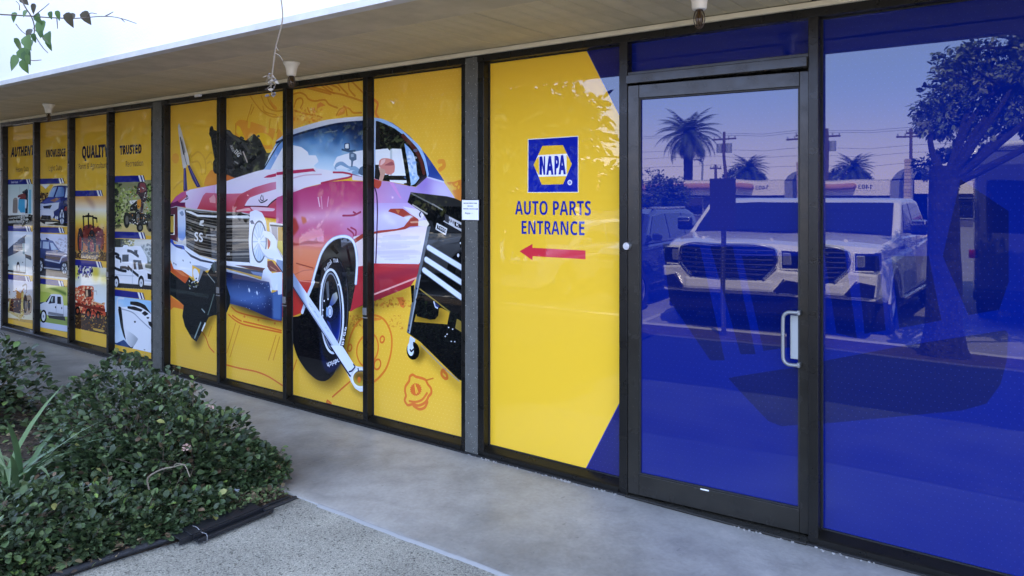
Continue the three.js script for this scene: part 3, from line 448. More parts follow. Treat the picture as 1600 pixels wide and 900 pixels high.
  U.line(OR.replace('.55', '.9'), 0.016, discR, 1, true); U.line(OR.replace('.55', '.9'), 0.014, [583, 522, 590, 532, 591, 547, 585, 562, 574, 572, 564, 568, 558, 553, 560, 537, 570, 524], 1, true);
  for (const [x, y, a, b] of [[597.5, 530, 3.2, 5], [590, 569, 5, 8], [547, 543, 3, 5.2], [571, 510, 3.4, 4.6]]) U.line('rgba(222,104,40,0.9)', 0.013, U.oval(x, y, a, b, 14, 0.2), 1, true); C4.fill('rgba(226,96,40,0.55)', [185, 525, 290, 540, 280, 560, 200, 570, 190, 650, 180, 650], 0.3);
  C5.line(RO, 0.018, [680, 360, 645, 385, 635, 440, 592, 505, 585, 570, 597, 625, 580, 680, 620, 740, 690, 725, 740, 745, 800, 730, 850, 690, 880, 630, 912, 590, 908, 530, 870, 480, 840, 425, 780, 400, 720, 385], 0.9, true); C5.line(RO, 0.015, [640, 690, 720, 700, 800, 670, 860, 590]); C5.line(RO, 0.018, [690, 750, 760, 790, 830, 770, 865, 700]); C5.line('rgba(205,110,40,0.9)', 0.01, [850, 430, 935, 405]);
  { const a = []; for (let k = 0; k < 36; k++) { const r = k % 2 ? 66 : 80, t = k / 36 * 2 * Math.PI; a.push(720 + Math.cos(t) * r * 0.96, 545 + Math.sin(t) * r * 1.06); } C5.fill('#e0702e', a); C5.line('#f3c13c', 0.012, [710, 490, 725, 590], 0); C5.line('#f3c13c', 0.008, [725, 520, 745, 580], 0); }
  C5.line(RO, 0.02, [1085, 295, 1050, 310, 1042, 360, 1080, 405, 1112, 400, 1100, 350, 1075, 330]); B5.line('rgba(216,92,36,0.85)', 0.012, [1070, 560, 800, 795], 0); B5.line('rgba(216,92,36,0.85)', 0.013, [720, 850, 780, 900, 712, 890, 720, 850]); B5.line('rgba(206,110,36,0.8)', 0.011, [240, 220, 150, 490], 0);
  C2.line('rgba(226,140,50,0.8)', 0.03, [1010, 340, 1060, 340, 1070, 400, 1020, 440]); C2.fill('rgba(222,120,48,0.75)', [1110, 600, 1200, 590, 1290, 570, 1290, 840, 1220, 800, 1170, 700], 0.4); scribble(A, C2, ['rgba(240,190,60,0.8)'], 14, 1130, 600, 1270, 700, 8, 22);
  C4.fill('rgba(230,100,50,0.75)', [480, 280, 560, 270, 580, 320, 570, 410, 530, 390, 500, 320], 0.2); scribble(A, C4, ['rgba(150,90,30,0.55)', 'rgba(220,120,50,0.6)'], 60, 190, 280, 660, 400, 5, 16); scribble(A, C4, ['rgba(210,130,40,0.6)'], 26, 380, 480, 560, 680, 4, 12);
  scribble(A, B4, ['rgba(150,90,30,0.5)', 'rgba(220,130,50,0.5)'], 40, 850, 420, 1000, 560, 5, 14);
  // soft printed shadow under the artwork
  U.fill('rgba(60,45,10,0.75)', [455, 500, 470, 560, 490, 592, 512, 604, 530, 596, 545, 560, 552, 500, 560, 470, 600, 462, 640, 450, 640, 460, 590, 480, 556, 500], 0.6, 0.045); U.fill('rgba(60,45,10,0.7)', [355, 478, 390, 478, 430, 496, 450, 500, 450, 508, 420, 504, 380, 487], 0.4, 0.03); U.fill('rgba(60,45,10,0.7)', [300, 535, 312, 542, 322, 520, 338, 494, 345, 488, 336, 480, 305, 530], 0.4, 0.03); U.fill('rgba(60,45,10,0.6)', [645, 560, 655, 566, 664, 555, 660, 540], 0.5, 0.02);
  // black work glove above the bonnet
  A2.fill('#333331', [560, -120, 540, -160, 545, -230, 560, -262, 585, -258, 600, -215, 640, -205, 740, -225, 800, -205, 840, -160, 920, -120, 1000, -85, 1050, -130, 1100, -165, 1140, -130, 1180, -90, 1260, 70, 1330, 70, 1230, 300, 1000, 350, 870, 385, 740, 335, 660, 335, 612, 328, 590, 290, 588, 190, 606, 150, 590, 60, 580, 0], 0.35); A2.line('#4b4b48', 0.03, [760, -190, 900, -90, 1000, 0, 1060, 120]); A2.line('#202020', 0.03, [780, 260, 900, 240, 1040, 180, 1180, 60]); scribble(A, A2, ['#454542', '#262625', '#3c3c3a'], 70, 640, -150, 1180, 300, 8, 24);
  A2.text('IIG', [845, 60], [905, 130], [880, 20], '#d6d3cc'); A2.text('XBS', [800, -20], [830, 60], [830, -30], '#b8b5ae'); A2.line('#b8a89a', 0.016, [965, 60, 1015, 185]); A2.line('#8f8b84', 0.012, [860, 180, 900, 205]); A2.line('#8f8b84', 0.012, [925, 40, 945, 90]);
  // pliers
  A2.fill('rgba(90,65,20,0.5)', [200, -140, 300, 60, 310, 220, 460, 500, 440, 510, 300, 240], 0.2, 0.02); A2.fill('#d3cdc2', [165, -300, 150, -250, 165, -120, 185, 60, 215, 265, 250, 262, 262, 220, 295, 225, 285, 130, 250, 0, 195, -200], 0.35); A2.fill('#8b857c', [195, -130, 215, -60, 245, 60, 225, 90, 205, 0]); A2.line('#3c3a38', 0.018, [180, -120, 205, 0, 222, 85], 0.5); A2.line('#6d6962', 0.01, [262, 220, 240, 140, 232, 90]); A2.fill('#3b3468', [222, 270, 250, 266, 268, 540, 220, 548], 0.2); A2.fill('#3b3468', [272, 240, 296, 226, 350, 330, 432, 490, 388, 502, 330, 400], 0.25); A2.line('#6a629c', 0.012, [232, 285, 234, 520], 0); A2.line('#6a629c', 0.012, [300, 260, 400, 480], 0.5);
  // ── car body ──
  // windscreen, pillar, roof
  B1.fill(B1.grad(600, 680, 560, 1300, '#22365f', '#4f83b5', '#a9cfe8', '#e6f1f6'), [-200, 1180, -60, 900, 135, 815, 400, 735, 700, 665, 1060, 632, 1130, 660, 1130, 1330, 430, 1290, -200, 1260], 0.2);
  for (let k = 0; k < 90; k++) { const x = rr(150, 1020), y = rr(700, 1060); B1.fill(['rgba(200,228,242,0.30)', 'rgba(60,110,160,0.28)', 'rgba(25,45,90,0.28)', 'rgba(160,205,230,0.3)'][(rnd() * 4) | 0], B1.oval(x, y, rr(20, 70), rr(14, 44), 9, rr(0, 3)), 1, 0.025); }
  B1.fill('rgba(22,34,66,0.85)', [140, 830, 420, 760, 700, 690, 1020, 662, 1020, 760, 900, 790, 700, 740, 420, 800, 140, 880], 0.4, 0.02); B1.fill('rgba(20,30,60,0.75)', [800, 720, 1020, 700, 1020, 1000, 960, 1020, 900, 900], 0.5, 0.05);
  B2.fill('#eef0f1', [-160, 200, -60, 60, 135, 55, 250, 80, 330, 140, 345, 180, 430, 185, 465, 260, 405, 315, 440, 370, -160, 390], 0.35); B2.fill('#edf1f3', [650, 300, 700, 200, 900, 140, 1130, 110, 1130, 420, 900, 360, 680, 345], 0.3); B2.line('#88a9c4', 0.03, [680, 335, 700, 300, 760, 288, 820, 330, 850, 350]); B2.line('#8fb0c8', 0.03, [850, 345, 920, 345, 970, 390, 900, 400]); B2.fill('#dfe9ef', [680, 340, 740, 305, 800, 330, 860, 360, 700, 352], 0.6); B2.fill('#5f7488', [850, 150, 880, 140, 935, 170, 938, 235, 900, 255, 890, 325, 872, 325, 872, 250, 850, 225], 0.5); B2.fill('#9fb3c2', [870, 170, 900, 165, 905, 200, 872, 205], 0.5); B2.fill('#32496a', [790, 35, 850, 28, 860, 100, 840, 120, 790, 105], 0.4); B2.fill('#dde6ea', [800, 45, 838, 40, 842, 95, 800, 92], 0.4); B2.line('#3a536f', 0.014, [760, 110, 840, 130, 920, 125]); B2.fill('#5b7187', [960, 400, 985, 335, 1060, 310, 1060, 430, 1000, 430], 0.5);
  A2.fill(A2.grad(1230, 270, 1400, 0, '#a8c8ee', '#6f9bd6'), [1215, 290, 1240, 240, 1390, -10, 1450, -75, 1560, -140, 1560, -90, 1460, 0, 1300, 285], 0.2); A2.line('#23304f', 0.012, [1228, 262, 1388, -10, 1460, -85, 1560, -150], 0.4);
  B1.fill(B1.grad(0, 600, 0, 820, '#f3f0ee', '#b9c6da'), [-60, 880, 60, 780, 145, 740, 300, 690, 550, 622, 800, 592, 1020, 575, 1150, 585, 1150, 640, 1020, 632, 800, 655, 400, 738, 135, 815, -60, 920], 0.4); B1.line('#1a2747', 0.018, [-60, 905, 135, 822, 400, 742, 700, 672, 1060, 640]);
  // roof curve, rear pillar and side windows
  C2.fill(C2.grad(0, -220, 0, 560, '#2d4f9e', '#223f8a', '#2a4692'), [150, -210, 200, -200, 300, -190, 430, -140, 540, -60, 640, 20, 760, 150, 840, 245, 900, 325, 1000, 470, 1075, 585, 960, 570, 862, 520, 790, 300, 600, 40, 150, -150], 0.3); C2.line('#9fc4f0', 0.026, [205, -185, 310, -165, 430, -105, 540, -30, 640, 60, 740, 150, 790, 225, 830, 330, 862, 500], 0.9);
  C2.fill('#1b1a19', [205, -160, 330, -130, 450, -75, 560, 5, 640, 70, 730, 165, 780, 250, 820, 345, 858, 520, 840, 560, 720, 652, 640, 640, 380, 585, 205, 545], 0.25); C2.line('#5a2c26', 0.03, [560, 20, 700, 170, 780, 320, 820, 480], 0.9); C2.fill('#4a4642', [740, 500, 770, 520, 760, 560, 735, 560]);
  C2.fill(C2.grad(0, 180, 0, 620, '#eef2f2', '#f4f8fa'), [214, 192, 370, 176, 548, 182, 600, 470, 636, 634, 400, 592, 380, 545, 330, 500, 214, 400]); C2.fill('#2a2826', [365, 174, 425, 176, 402, 208]); C2.line('#c3ced0', 0.02, [412, 200, 412, 520], 0); C2.line('#23211f', 0.03, [370, 543, 620, 545], 0); C2.fill('#22201f', [214, 380, 258, 380, 265, 580, 214, 545]);
  C2.fill(C2.grad(600, 120, 720, 600, '#7eaae6', '#cfe3f4', '#a9cdee'), [552, 100, 620, 150, 690, 240, 722, 350, 738, 500, 765, 545, 712, 615, 645, 640, 615, 430], 0.3); scribble(A, C2, ['rgba(100,150,215,0.5)', 'rgba(230,242,250,0.6)'], 36, 590, 190, 720, 560, 8, 24); C2.line('#171616', 0.035, [545, 75, 600, 400, 634, 622], 0.4); C2.fill('#1c1b1b', [575, 612, 640, 600, 640, 640, 570, 625]);
  C2.fill('#bcd2f0', [190, -200, 222, -190, 214, 300, 206, 545, 186, 545], 0.1);
  // bonnet
  A2.fill(A2.grad(0, 540, 0, 800, '#d4748c', '#bc3a46'), [38, 790, 45, 740, 70, 690, 120, 620, 200, 562, 300, 530, 460, 500, 620, 470, 740, 430, 860, 387, 1000, 342, 1150, 296, 1230, 280, 1460, 282, 1580, 262, 1700, 300, 1700, 560, 1460, 690, 1440, 900, 1240, 880, 1000, 820, 740, 805, 620, 797, 400, 772, 240, 752, 130, 742, 100, 800], 0.2);
  A2.fill('#6e2750', [38, 800, 45, 740, 65, 695, 120, 640, 165, 690, 240, 690, 235, 742, 130, 740, 100, 800]); A2.fill('#c75c8e', [75, 690, 130, 620, 205, 565, 300, 560, 330, 570, 240, 600, 160, 660, 100, 690], 0.4);
  A2.fill(A2.grad(300, 480, 420, 800, '#efe4f2', '#dcaed2'), [250, 560, 300, 531, 460, 500, 625, 470, 640, 575, 500, 570, 462, 610, 388, 772, 250, 756, 235, 690, 175, 690, 260, 620], 0.15); A2.fill(A2.grad(0, 280, 0, 600, '#f2f0f4', '#e3d6ea'), [625, 470, 740, 430, 860, 387, 1000, 342, 1150, 296, 1230, 280, 1460, 282, 1700, 250, 1700, 440, 1460, 420, 1300, 446, 1100, 505, 950, 575, 740, 582, 620, 575], 0.2);
  A2.fill(A2.grad(840, 780, 1400, 440, '#b23a44', '#cc5c70', '#da92b0'), [830, 800, 895, 625, 950, 580, 1100, 505, 1300, 446, 1460, 420, 1640, 440, 1640, 470, 1460, 490, 1350, 530, 1200, 562, 1050, 612, 1000, 655, 965, 760, 890, 800], 0.3); A2.fill('#e4a0a0', [540, 640, 600, 590, 620, 640, 620, 700, 550, 690]); A2.fill(A2.grad(0, 560, 0, 740, '#efe3ee', '#e9d6e6'), [985, 735, 1010, 680, 1050, 632, 1200, 575, 1460, 500, 1640, 470, 1700, 600, 1460, 605, 1380, 640, 1272, 742, 1160, 735], 0.3);
  A2.fill('#bf3459', [1222, 382, 1275, 350, 1460, 306, 1600, 288, 1600, 325, 1460, 345, 1320, 378], 0.3); A2.fill('#efd9e4', [1250, 396, 1460, 372, 1460, 385, 1260, 408]); A2.fill('#d0506a', [945, 800, 985, 745, 1270, 752, 1385, 740, 1450, 690, 1560, 640, 1560, 900, 1250, 862, 1100, 830, 950, 825]); A2.fill('#efb9b4', [880, 790, 960, 770, 1040, 760, 1060, 790, 960, 800, 890, 806], 0.4); A2.fill('#ecc6d2', [1060, 745, 1260, 756, 1360, 770, 1330, 800, 1100, 790], 0.5); A2.line('#5c2a3a', 0.008, [980, 738, 1160, 738, 1270, 744], 0.5); A2.line('#3c2530', 0.010, [1270, 742, 1320, 690, 1390, 640, 1460, 610]);
  A2.line('#3a3840', 0.010, [1160, 660, 1185, 690, 1230, 680, 1265, 655]); A2.line('#4a4850', 0.009, [1195, 600, 1180, 650, 1215, 665, 1210, 610]); A2.line('#3c2a40', 0.009, [240, 655, 275, 640, 262, 600, 258, 635]); A2.line('#823a58', 0.007, [240, 690, 236, 750], 0);
  B2.fill('#ece6ec', [-60, 380, 135, 372, 430, 345, 660, 380, 820, 398, 890, 432, 830, 460, 640, 495, 500, 535, 300, 585, 135, 650, -60, 640], 0.2); B2.fill('#bd3358', [-60, 395, 135, 370, 400, 345, 430, 385, 390, 382, 135, 412, -60, 430]); B2.line('#b23a52', 0.014, [650, 395, 760, 396, 850, 412, 892, 432, 830, 462, 640, 496, 500, 530], 0.6); B2.line('#d8b4c0', 0.01, [135, 470, 300, 430, 500, 420]); B2.line('#8a6a80', 0.010, [900, 425, 1020, 460, 1060, 460]); B2.fill('#eadbe2', [890, 430, 1020, 455, 1130, 470, 1130, 500, 1000, 500, 890, 490], 0.3);
  // front wing
  B2.fill(B2.grad(0, 500, 0, 1560, '#b63a66', '#c4527e', '#d67e9e', '#d2688a', '#e9906a', '#e48056'), [-60, 720, 60, 680, 135, 650, 300, 588, 500, 540, 640, 510, 800, 500, 1020, 508, 1130, 515, 1130, 1180, 1000, 1200, 900, 1260, 560, 1310, 400, 1776, -60, 1800], 0.15); B2.fill('rgba(140,20,70,0.55)', [120, 655, 190, 640, 205, 900, 120, 950], 0.2, 0.03); B2.fill('rgba(244,220,236,0.75)', [130, 975, 300, 940, 600, 905, 960, 858, 1020, 880, 1020, 905, 700, 960, 300, 1000, 130, 1010], 0.5, 0.03); B2.fill('rgba(212,180,226,0.6)', [700, 1000, 1020, 900, 1120, 900, 1120, 1180, 960, 1200, 800, 1150], 0.4, 0.06);
  B3.fill('#b04038', [130, 90, 180, 90, 220, 210, 160, 300, 130, 290], 0.5, 0.008); B3.fill('#d8795c', [250, 70, 300, 80, 320, 130, 270, 160], 0.5, 0.006); for (const q of [[770, 55, 900, 50, 990, 10], [830, 220, 900, 280, 905, 350], [870, 205, 930, 240, 930, 300], [900, 10, 930, 30, 915, 45]]) B3.line('#a8405c', 0.014, q); B3.line('rgba(255,235,245,0.8)', 0.01, [460, -170, 480, -60], 0); B3.line('rgba(255,235,245,0.5)', 0.008, [500, -180, 510, -30], 0); B3.line('rgba(255,235,245,0.5)', 0.008, [590, -180, 575, -60], 0);
  B3.fill('#b24a40', [130, 380, 180, 400, 230, 400, 330, 360, 400, 370, 440, 330, 460, 380, 540, 400, 400, 410, 240, 420, 130, 430], 0.4, 0.004); B3.line('#8a3c30', 0.008, [190, 650, 300, 680, 400, 710]); B3.line('#c86c4c', 0.008, [170, 790, 280, 740, 400, 730]);
  B4.fill('#bb342d', [-60, -40, 120, -20, 410, -14, 330, 170, 260, 385, 120, 440, -60, 440], 0.1);
  // door and rear wing
  C2.fill(C2.grad(300, 560, 1100, 760, '#c894c4', '#b69cd4', '#a890d4', '#c8b8e6'), [100, 540, 186, 545, 290, 580, 380, 588, 560, 630, 720, 658, 862, 532, 960, 565, 1070, 598, 1215, 805, 1290, 900, 1290, 1240, 100, 1240], 0.1); C2.fill('#cfd8f4', [862, 525, 1070, 585, 1075, 608, 960, 575, 862, 545]); C2.fill('#dcdcf4', [920, 620, 1080, 640, 1210, 800, 1000, 760], 0.3, 0.04); C2.fill('#8e74c8', [740, 680, 850, 560, 880, 640, 840, 740], 0.4, 0.03); C2.fill('#d898d4', [385, 596, 440, 600, 545, 800, 520, 800]); C2.fill('rgba(225,170,215,0.6)', [190, 800, 560, 840, 640, 850, 640, 900, 190, 980], 0.3, 0.05);
  C3.fill(C3.grad(0, -10, 0, 270, '#c9b0e0', '#dcd4f2', '#cfc8ee'), [180, -20, 660, -20, 860, 110, 860, 250, 640, 180, 560, 285, 185, 350], 0.1); C3.fill('rgba(255,250,252,0.95)', C3.oval(350, 150, 55, 26, 16, 0.4), 0, 0.02); C3.fill('rgba(255,250,252,0.95)', C3.oval(420, 215, 60, 16, 16, 0.3), 0, 0.015); C3.fill('#e9e2f2', [560, 20, 800, 70, 860, 120, 760, 190, 690, 130], 0.2);
  C3.fill(C3.grad(0, 280, 0, 740, '#f1e0dc', '#ebe3ee', '#e6e6f4'), [-60, 400, 60, 370, 190, 362, 340, 340, 560, 310, 640, 285, 760, 270, 890, 268, 830, 560, 760, 742, 215, 752, 190, 720, -60, 780], 0.08); for (let k = 0; k < 26; k++) { const y = rr(380, 700); C3.line('rgba(214,206,226,0.6)', rr(0.006, 0.02), [rr(200, 400), y, rr(500, 780), y - rr(0, 30)], 0); }
  C3.fill('#ab4439', [375, 82, 405, 50, 555, 48, 640, 108, 690, 140, 750, 180, 762, 262, 650, 272, 590, 302, 480, 322, 340, 342, 190, 365, 60, 405, 0, 440, 0, 410, 60, 378, 250, 322, 480, 300, 570, 272, 615, 215, 655, 150, 560, 152, 450, 105], 0.25); C3.fill('#cc7c4c', [470, 60, 520, 70, 500, 110], 0.5); C3.fill('#dfe0f2', [615, 215, 655, 165, 690, 150, 650, 130, 575, 150], 0.3, 0.004); C3.fill('#d89c80', [650, 210, 740, 200, 750, 225, 660, 228], 0.4);
  C3.fill('#f0e6d2', [752, 205, 830, 190, 890, 195, 945, 130, 950, 280, 890, 272, 752, 265], 0.2); C3.fill('#f6edd8', [800, 118, 930, 122, 946, 150, 946, 210, 900, 200, 900, 150, 800, 140], 0.2); C3.fill('#c4bcd2', [815, 135, 890, 140, 885, 190, 815, 185], 0.3); C3.line('#33303a', 0.01, [778, 95, 765, 120, 775, 150]);
  C2.line('#4a2a50', 0.012, [200, 640, 232, 760, 240, 1000, 222, 1560, 215, 1640], 0.6); C3.fill('#a8262c', [-80, 790, 0, 775, 180, 730, 190, 725, 205, 765, 230, 748, 500, 745, 740, 752, 770, 725, 770, 910, 740, 900, -80, 1220], 0.05); C4.fill(C4.grad(0, -60, 0, 320, '#b9343a', '#9a2a36', '#7c2430'), [-90, -120, 150, -150, 745, -140, 735, 15, 650, 140, 180, 330, 0, 400, -90, 430], 0.05); C4.line('rgba(240,180,170,0.9)', 0.012, [-60, 330, 180, 245, 740, 26], 0.2); C4.fill('rgba(110,40,70,0.5)', [200, 0, 740, -100, 740, -20, 260, 60], 0.3, 0.02);
  B3.fill('#f0ddd8', [905, 385, 1010, 312, 1120, 270, 1120, 700, 945, 695, 940, 500], 0.1); B3.line('#a84538', 0.03, [905, 380, 1010, 312, 1140, 262], 0.2); B4.fill('#b5323a', [945, -185, 1130, -210, 1130, 240, 1000, 292, 860, 375, 872, 250, 930, 60], 0.1);
  // mirror
  C2.fill('#d98a7e', [262, 400, 265, 330, 300, 302, 370, 300, 440, 325, 458, 400, 450, 470, 400, 505, 345, 490, 300, 440], 0.6); C2.fill('#f0c4bc', [275, 380, 290, 325, 340, 308, 330, 350, 290, 385], 0.6); C2.fill('#a85a5c', [330, 385, 420, 340, 450, 380, 400, 390], 0.6); C2.fill('#cfa08c', [262, 420, 330, 440, 340, 480, 300, 590, 258, 585, 275, 500], 0.3); C2.fill('#bd4a38', [186, 555, 290, 585, 285, 640, 250, 680, 200, 660, 186, 610], 0.4); C2.fill('#1b1a1a', [330, 510, 380, 500, 385, 585, 310, 580]);
  // ── wheel ──
  B3.fill('#2c2b28', [385, 896, 440, 700, 505, 520, 575, 415, 655, 345, 760, 318, 850, 335, 905, 400, 938, 550, 942, 700, 925, 900, 860, 1240, 700, 1300, 300, 1260], 0.4); B3.fill('rgba(120,116,104,0.6)', [520, 520, 920, 505, 925, 560, 520, 575], 0.2, 0.02); B3.fill('#1c1b1a', [800, 420, 830, 420, 900, 760, 870, 760]); B3.fill('#191817', [590, 440, 640, 420, 720, 520, 690, 540]);
  U.fill('#0f0f12', [454, 498, 470, 492, 482, 470, 490, 440, 502, 414, 518, 402, 530, 404, 539, 420, 544.5, 445, 545.5, 490, 541, 525, 532, 560, 521, 585, 508, 595, 494, 592, 478, 577, 465, 556, 457, 528], 0.8); U.line('rgba(150,150,156,0.35)', 0.02, [519, 404, 531, 410, 539, 430, 543, 460, 543, 490, 539, 522], 0.9); U.fill('#1c1d22', [505, 415, 518, 404, 530, 408, 540, 430, 543, 470, 540, 515, 530, 558, 516, 578, 505, 560, 498, 520, 496, 470], 0.9);
  U.fill('#121a3c', [500, 530, 506, 556, 516, 566, 528, 556, 535, 530, 537, 556, 528, 575, 514, 582, 504, 568], 0.8, 0.01); U.line('#dfe8f4', 0.019, U.oval(518.8, 486, 17.8, 65, 40, -0.03), 1, true); U.fill(U.grad(500, 430, 534, 530, '#26262a', '#14161c', '#1c2f80'), U.oval(518.4, 486, 14.6, 60, 40, -0.03)); U.line('#8e96a2', 0.012, U.oval(518.4, 486, 14.2, 59, 40, -0.03), 1, true);
  B4.fill(B4.grad(600, 280, 700, 160, '#33478a', '#b4b6a4'), [600, 290, 640, 160, 690, 130, 705, 200, 670, 270, 620, 310], 0.3); B4.fill('#5a5e64', [560, 20, 590, 0, 600, 190, 575, 230], 0.4); B4.fill('#2e3c78', [570, 480, 610, 520, 640, 640, 600, 600], 0.3); B4.fill('#23348c', [690, 690, 720, 560, 735, 330, 745, 420, 735, 600, 710, 720], 0.5, 0.01);
  U.fill('#c6d4ea', U.oval(516, 486.5, 4.2, 9.6)); U.line('#5a6a90', 0.006, U.oval(516, 487, 2.6, 6.4), 1, true); U.fill('#7fa0c8', U.oval(511.5, 487, 1.6, 8)); for (const [x, y] of [[513, 467], [507, 470], [505, 484], [504.5, 493], [529, 444.5]]) U.fill('#e6e9ee', U.oval(x, y, 1, 1.6));
  B3.text('T/A', [648, 640], [712, 640], [648, 592], '#eef0f2'); B3.text('Radial', [548, 760], [636, 640], [528, 720], '#d2d4d6'); B4.text('g', [498, 110], [508, 10], [486, 90], '#d9dade'); B4.text('BFGo', [775, 800], [818, 560], [748, 800], '#eef0f2'); B5.text('odrich', [905, 190], [705, 270], [920, 262], '#eef0f2');
  for (const q of [[385, 900, 440, 705, 500, 525, 572, 412, 655, 342, 760, 314, 850, 332, 908, 400, 941, 550, 944, 705, 930, 900]]) { B3.line('#a9bad4', 0.026, q); B3.line('#eef6fd', 0.016, q); } B4.line('#d0def0', 0.03, [405, 0, 335, 170, 262, 380]);
  // ── face: lamps, grille, bumper ──
  U.fill('#c8c9c8', [262, 326, 276, 322, 291, 325, 312, 327, 339, 330, 352, 331, 378, 331.5, 392, 334, 392, 412, 352, 409, 312, 399, 290, 388, 276, 380, 262, 370]); U.fill('#5c2c36', [262, 326, 278, 323, 279, 378, 262, 372]); U.fill('#2b2824', [290, 328, 312, 332, 340, 333.5, 352, 334, 378, 333, 391, 336, 391, 411, 352, 408, 340, 405, 312, 398, 292, 386]);
  for (let k = 0; k < 12; k++) { const f = k / 11, yl = 334 + f * 49, ym = 340 + f * 53, yr = 341 + f * 60, w = k % 4 === 2 ? 0.020 : 0.006, col = k % 4 === 2 ? '#8d877a' : '#706a5f'; U.line(col, w, [292, yl, 312, ym, 340, ym + 5.5, 352, yr + 2, 391, yr + 1], 0); }
  A2.fill('#f3f3ec', [250, 790, 310, 800, 400, 842, 640, 855, 640, 880, 395, 868, 250, 806]); A2.fill('#eceee8', [725, 858, 1030, 852, 1050, 880, 1030, 890, 725, 885]); A2.line('#6b6656', 0.012, [250, 780, 400, 800, 640, 822, 740, 826, 940, 818], 0.3);
  A3.text('SS', [352, 290], [466, 306], [352, 178], '#f2f0ea'); A3.fill('#e9e6dc', [415, 80, 430, 40, 470, 30, 475, 60, 440, 80, 470, 95, 470, 108, 420, 95], 0.3); A3.text('BLUE', [727, 465], [798, 470], [727, 432], '#f4f4f0'); A3.line('#b4afa4', 0.014, [500, 250, 505, 215, 620, 222], 0);
  A3.fill(A3.grad(0, -100, 0, 290, '#e6eaf4', '#c9d8ee', '#5f86d0'), [148, 0, 150, -80, 185, -105, 230, -90, 246, 0, 248, 220, 215, 285, 180, 280, 155, 230], 0.6); A3.fill('#8fa0b8', [170, -60, 205, -85, 225, -40, 200, -20], 0.5); A3.line('#4a5264', 0.01, [240, -80, 250, 60, 246, 230]); A3.fill('#d9d7cc', [220, 290, 245, 250, 255, 325, 200, 325]);
  A3.fill('#f0ead8', [30, -40, 110, -40, 110, 215, 40, 215]); A3.fill('#d9b94a', [36, -30, 98, -30, 98, 190, 40, 190]); A3.fill('#1e1a1a', [36, -38, 98, -38, 96, -18, 36, -18]); A3.fill('#2a2430', [40, 180, 98, 185, 90, 205, 50, 205]); for (let k = 0; k < 5; k++) A3.line('#b8953a', 0.008, [48 + k * 10, -15, 48 + k * 10, 180], 0);
  A3.fill('#cc5a2c', [15, 470, 60, 560, 105, 638, 165, 640, 285, 720, 305, 775, 240, 825, 80, 690, 15, 625], 0.1); A3.fill('#e07a44', [110, 645, 200, 680, 270, 740, 200, 720], 0.3);
  A3.fill(A3.grad(0, 260, 0, 740, '#d8e2f2', '#eef4fa', '#dfeaf4'), [18, 272, 62, 266, 100, 325, 215, 335, 262, 368, 420, 475, 625, 535, 660, 545, 660, 640, 520, 655, 330, 592, 332, 742, 292, 722, 200, 660, 100, 642, 50, 500, 25, 400], 0.1); A3.fill('#2c4cae', [30, 275, 80, 270, 110, 330, 220, 350, 235, 400, 130, 370, 95, 345], 0.3); A3.fill('#1f2c58', [110, 345, 200, 365, 205, 395, 140, 375]); A3.fill('#3a4256', [220, 390, 330, 470, 440, 520, 620, 560, 620, 580, 430, 545, 310, 490]); A3.fill('#9aa6b8', [330, 592, 430, 600, 540, 640, 500, 660, 420, 640]); A3.fill('#e8ecee', A3.oval(380, 720, 36, 90, 18, -0.25)); A3.fill('#8d9296', [430, 640, 500, 655, 420, 800, 400, 790]); for (const [x, y] of [[40, 395], [215, 535], [125, 585], [305, 560], [100, 570]]) A3.fill('#8a929c', A3.oval(x, y, 8, 14, 10, -0.4));
  A3.fill(A3.grad(0, 540, 0, 640, '#f4f7fa', '#cfd9e6'), [660, 520, 720, 540, 1040, 560, 1060, 592, 1250, 612, 1270, 560, 1280, 640, 1230, 672, 1050, 640, 720, 592, 660, 580], 0.1); A3.fill('#5c3028', [860, 592, 1060, 600, 1240, 632, 1215, 672, 1050, 642]); A3.fill('#3a3f4c', [660, 585, 720, 592, 1050, 645, 1225, 672, 1205, 742, 1040, 700, 720, 620, 660, 610]); A3.fill('#7d92b8', [1060, 670, 1210, 690, 1200, 735, 1090, 705], 0.3); A3.fill('#eaf1f8', [660, 620, 720, 632, 1000, 712, 1190, 775, 1215, 660, 1250, 625, 1300, 660, 1330, 700, 1450, 690, 1450, 910, 1300, 900, 1290, 805, 1180, 790, 1000, 735, 720, 668, 660, 650], 0.1);
  A4.fill(A4.grad(900, -200, 960, 330, '#17244c', '#3a5688', '#4a6aa4', '#1c3064'), [640, -250, 720, -215, 1000, -150, 1190, -95, 1290, -75, 1320, 60, 1450, 20, 1450, 405, 1330, 385, 1200, 330, 1000, 245, 800, 192, 720, 152, 640, 130], 0.2); A4.fill('rgba(16,22,52,0.75)', [720, -215, 1000, -150, 1270, -80, 1290, 60, 1100, -20, 720, -120], 0.4, 0.05); A4.fill('rgba(16,24,56,0.8)', [1250, 60, 1330, 120, 1320, 350, 1200, 320, 1270, 220], 0.4, 0.04); A4.fill('rgba(16,24,56,0.75)', [720, 120, 1000, 215, 1200, 300, 1320, 360, 1200, 330, 800, 195], 0.2, 0.02); for (const [x, y, b] of [[1040, 25, 28], [1138, 60, 26], [1312, 20, 30]]) A4.fill('rgba(230,242,250,0.95)', A4.oval(x, y, 9, b, 12, -0.2), 0, 0.004); A4.fill('#48699f', [1335, 100, 1440, 60, 1440, 395, 1335, 380], 0.1, 0.01); A4.fill('#dbe7f5', [1310, -180, 1450, -200, 1450, 70, 1400, 80, 1390, -60, 1350, 20, 1310, -60], 0.2); scribble(A, A4, ['rgba(210,230,250,0.6)'], 40, 900, -60, 1430, 300, 2, 5);
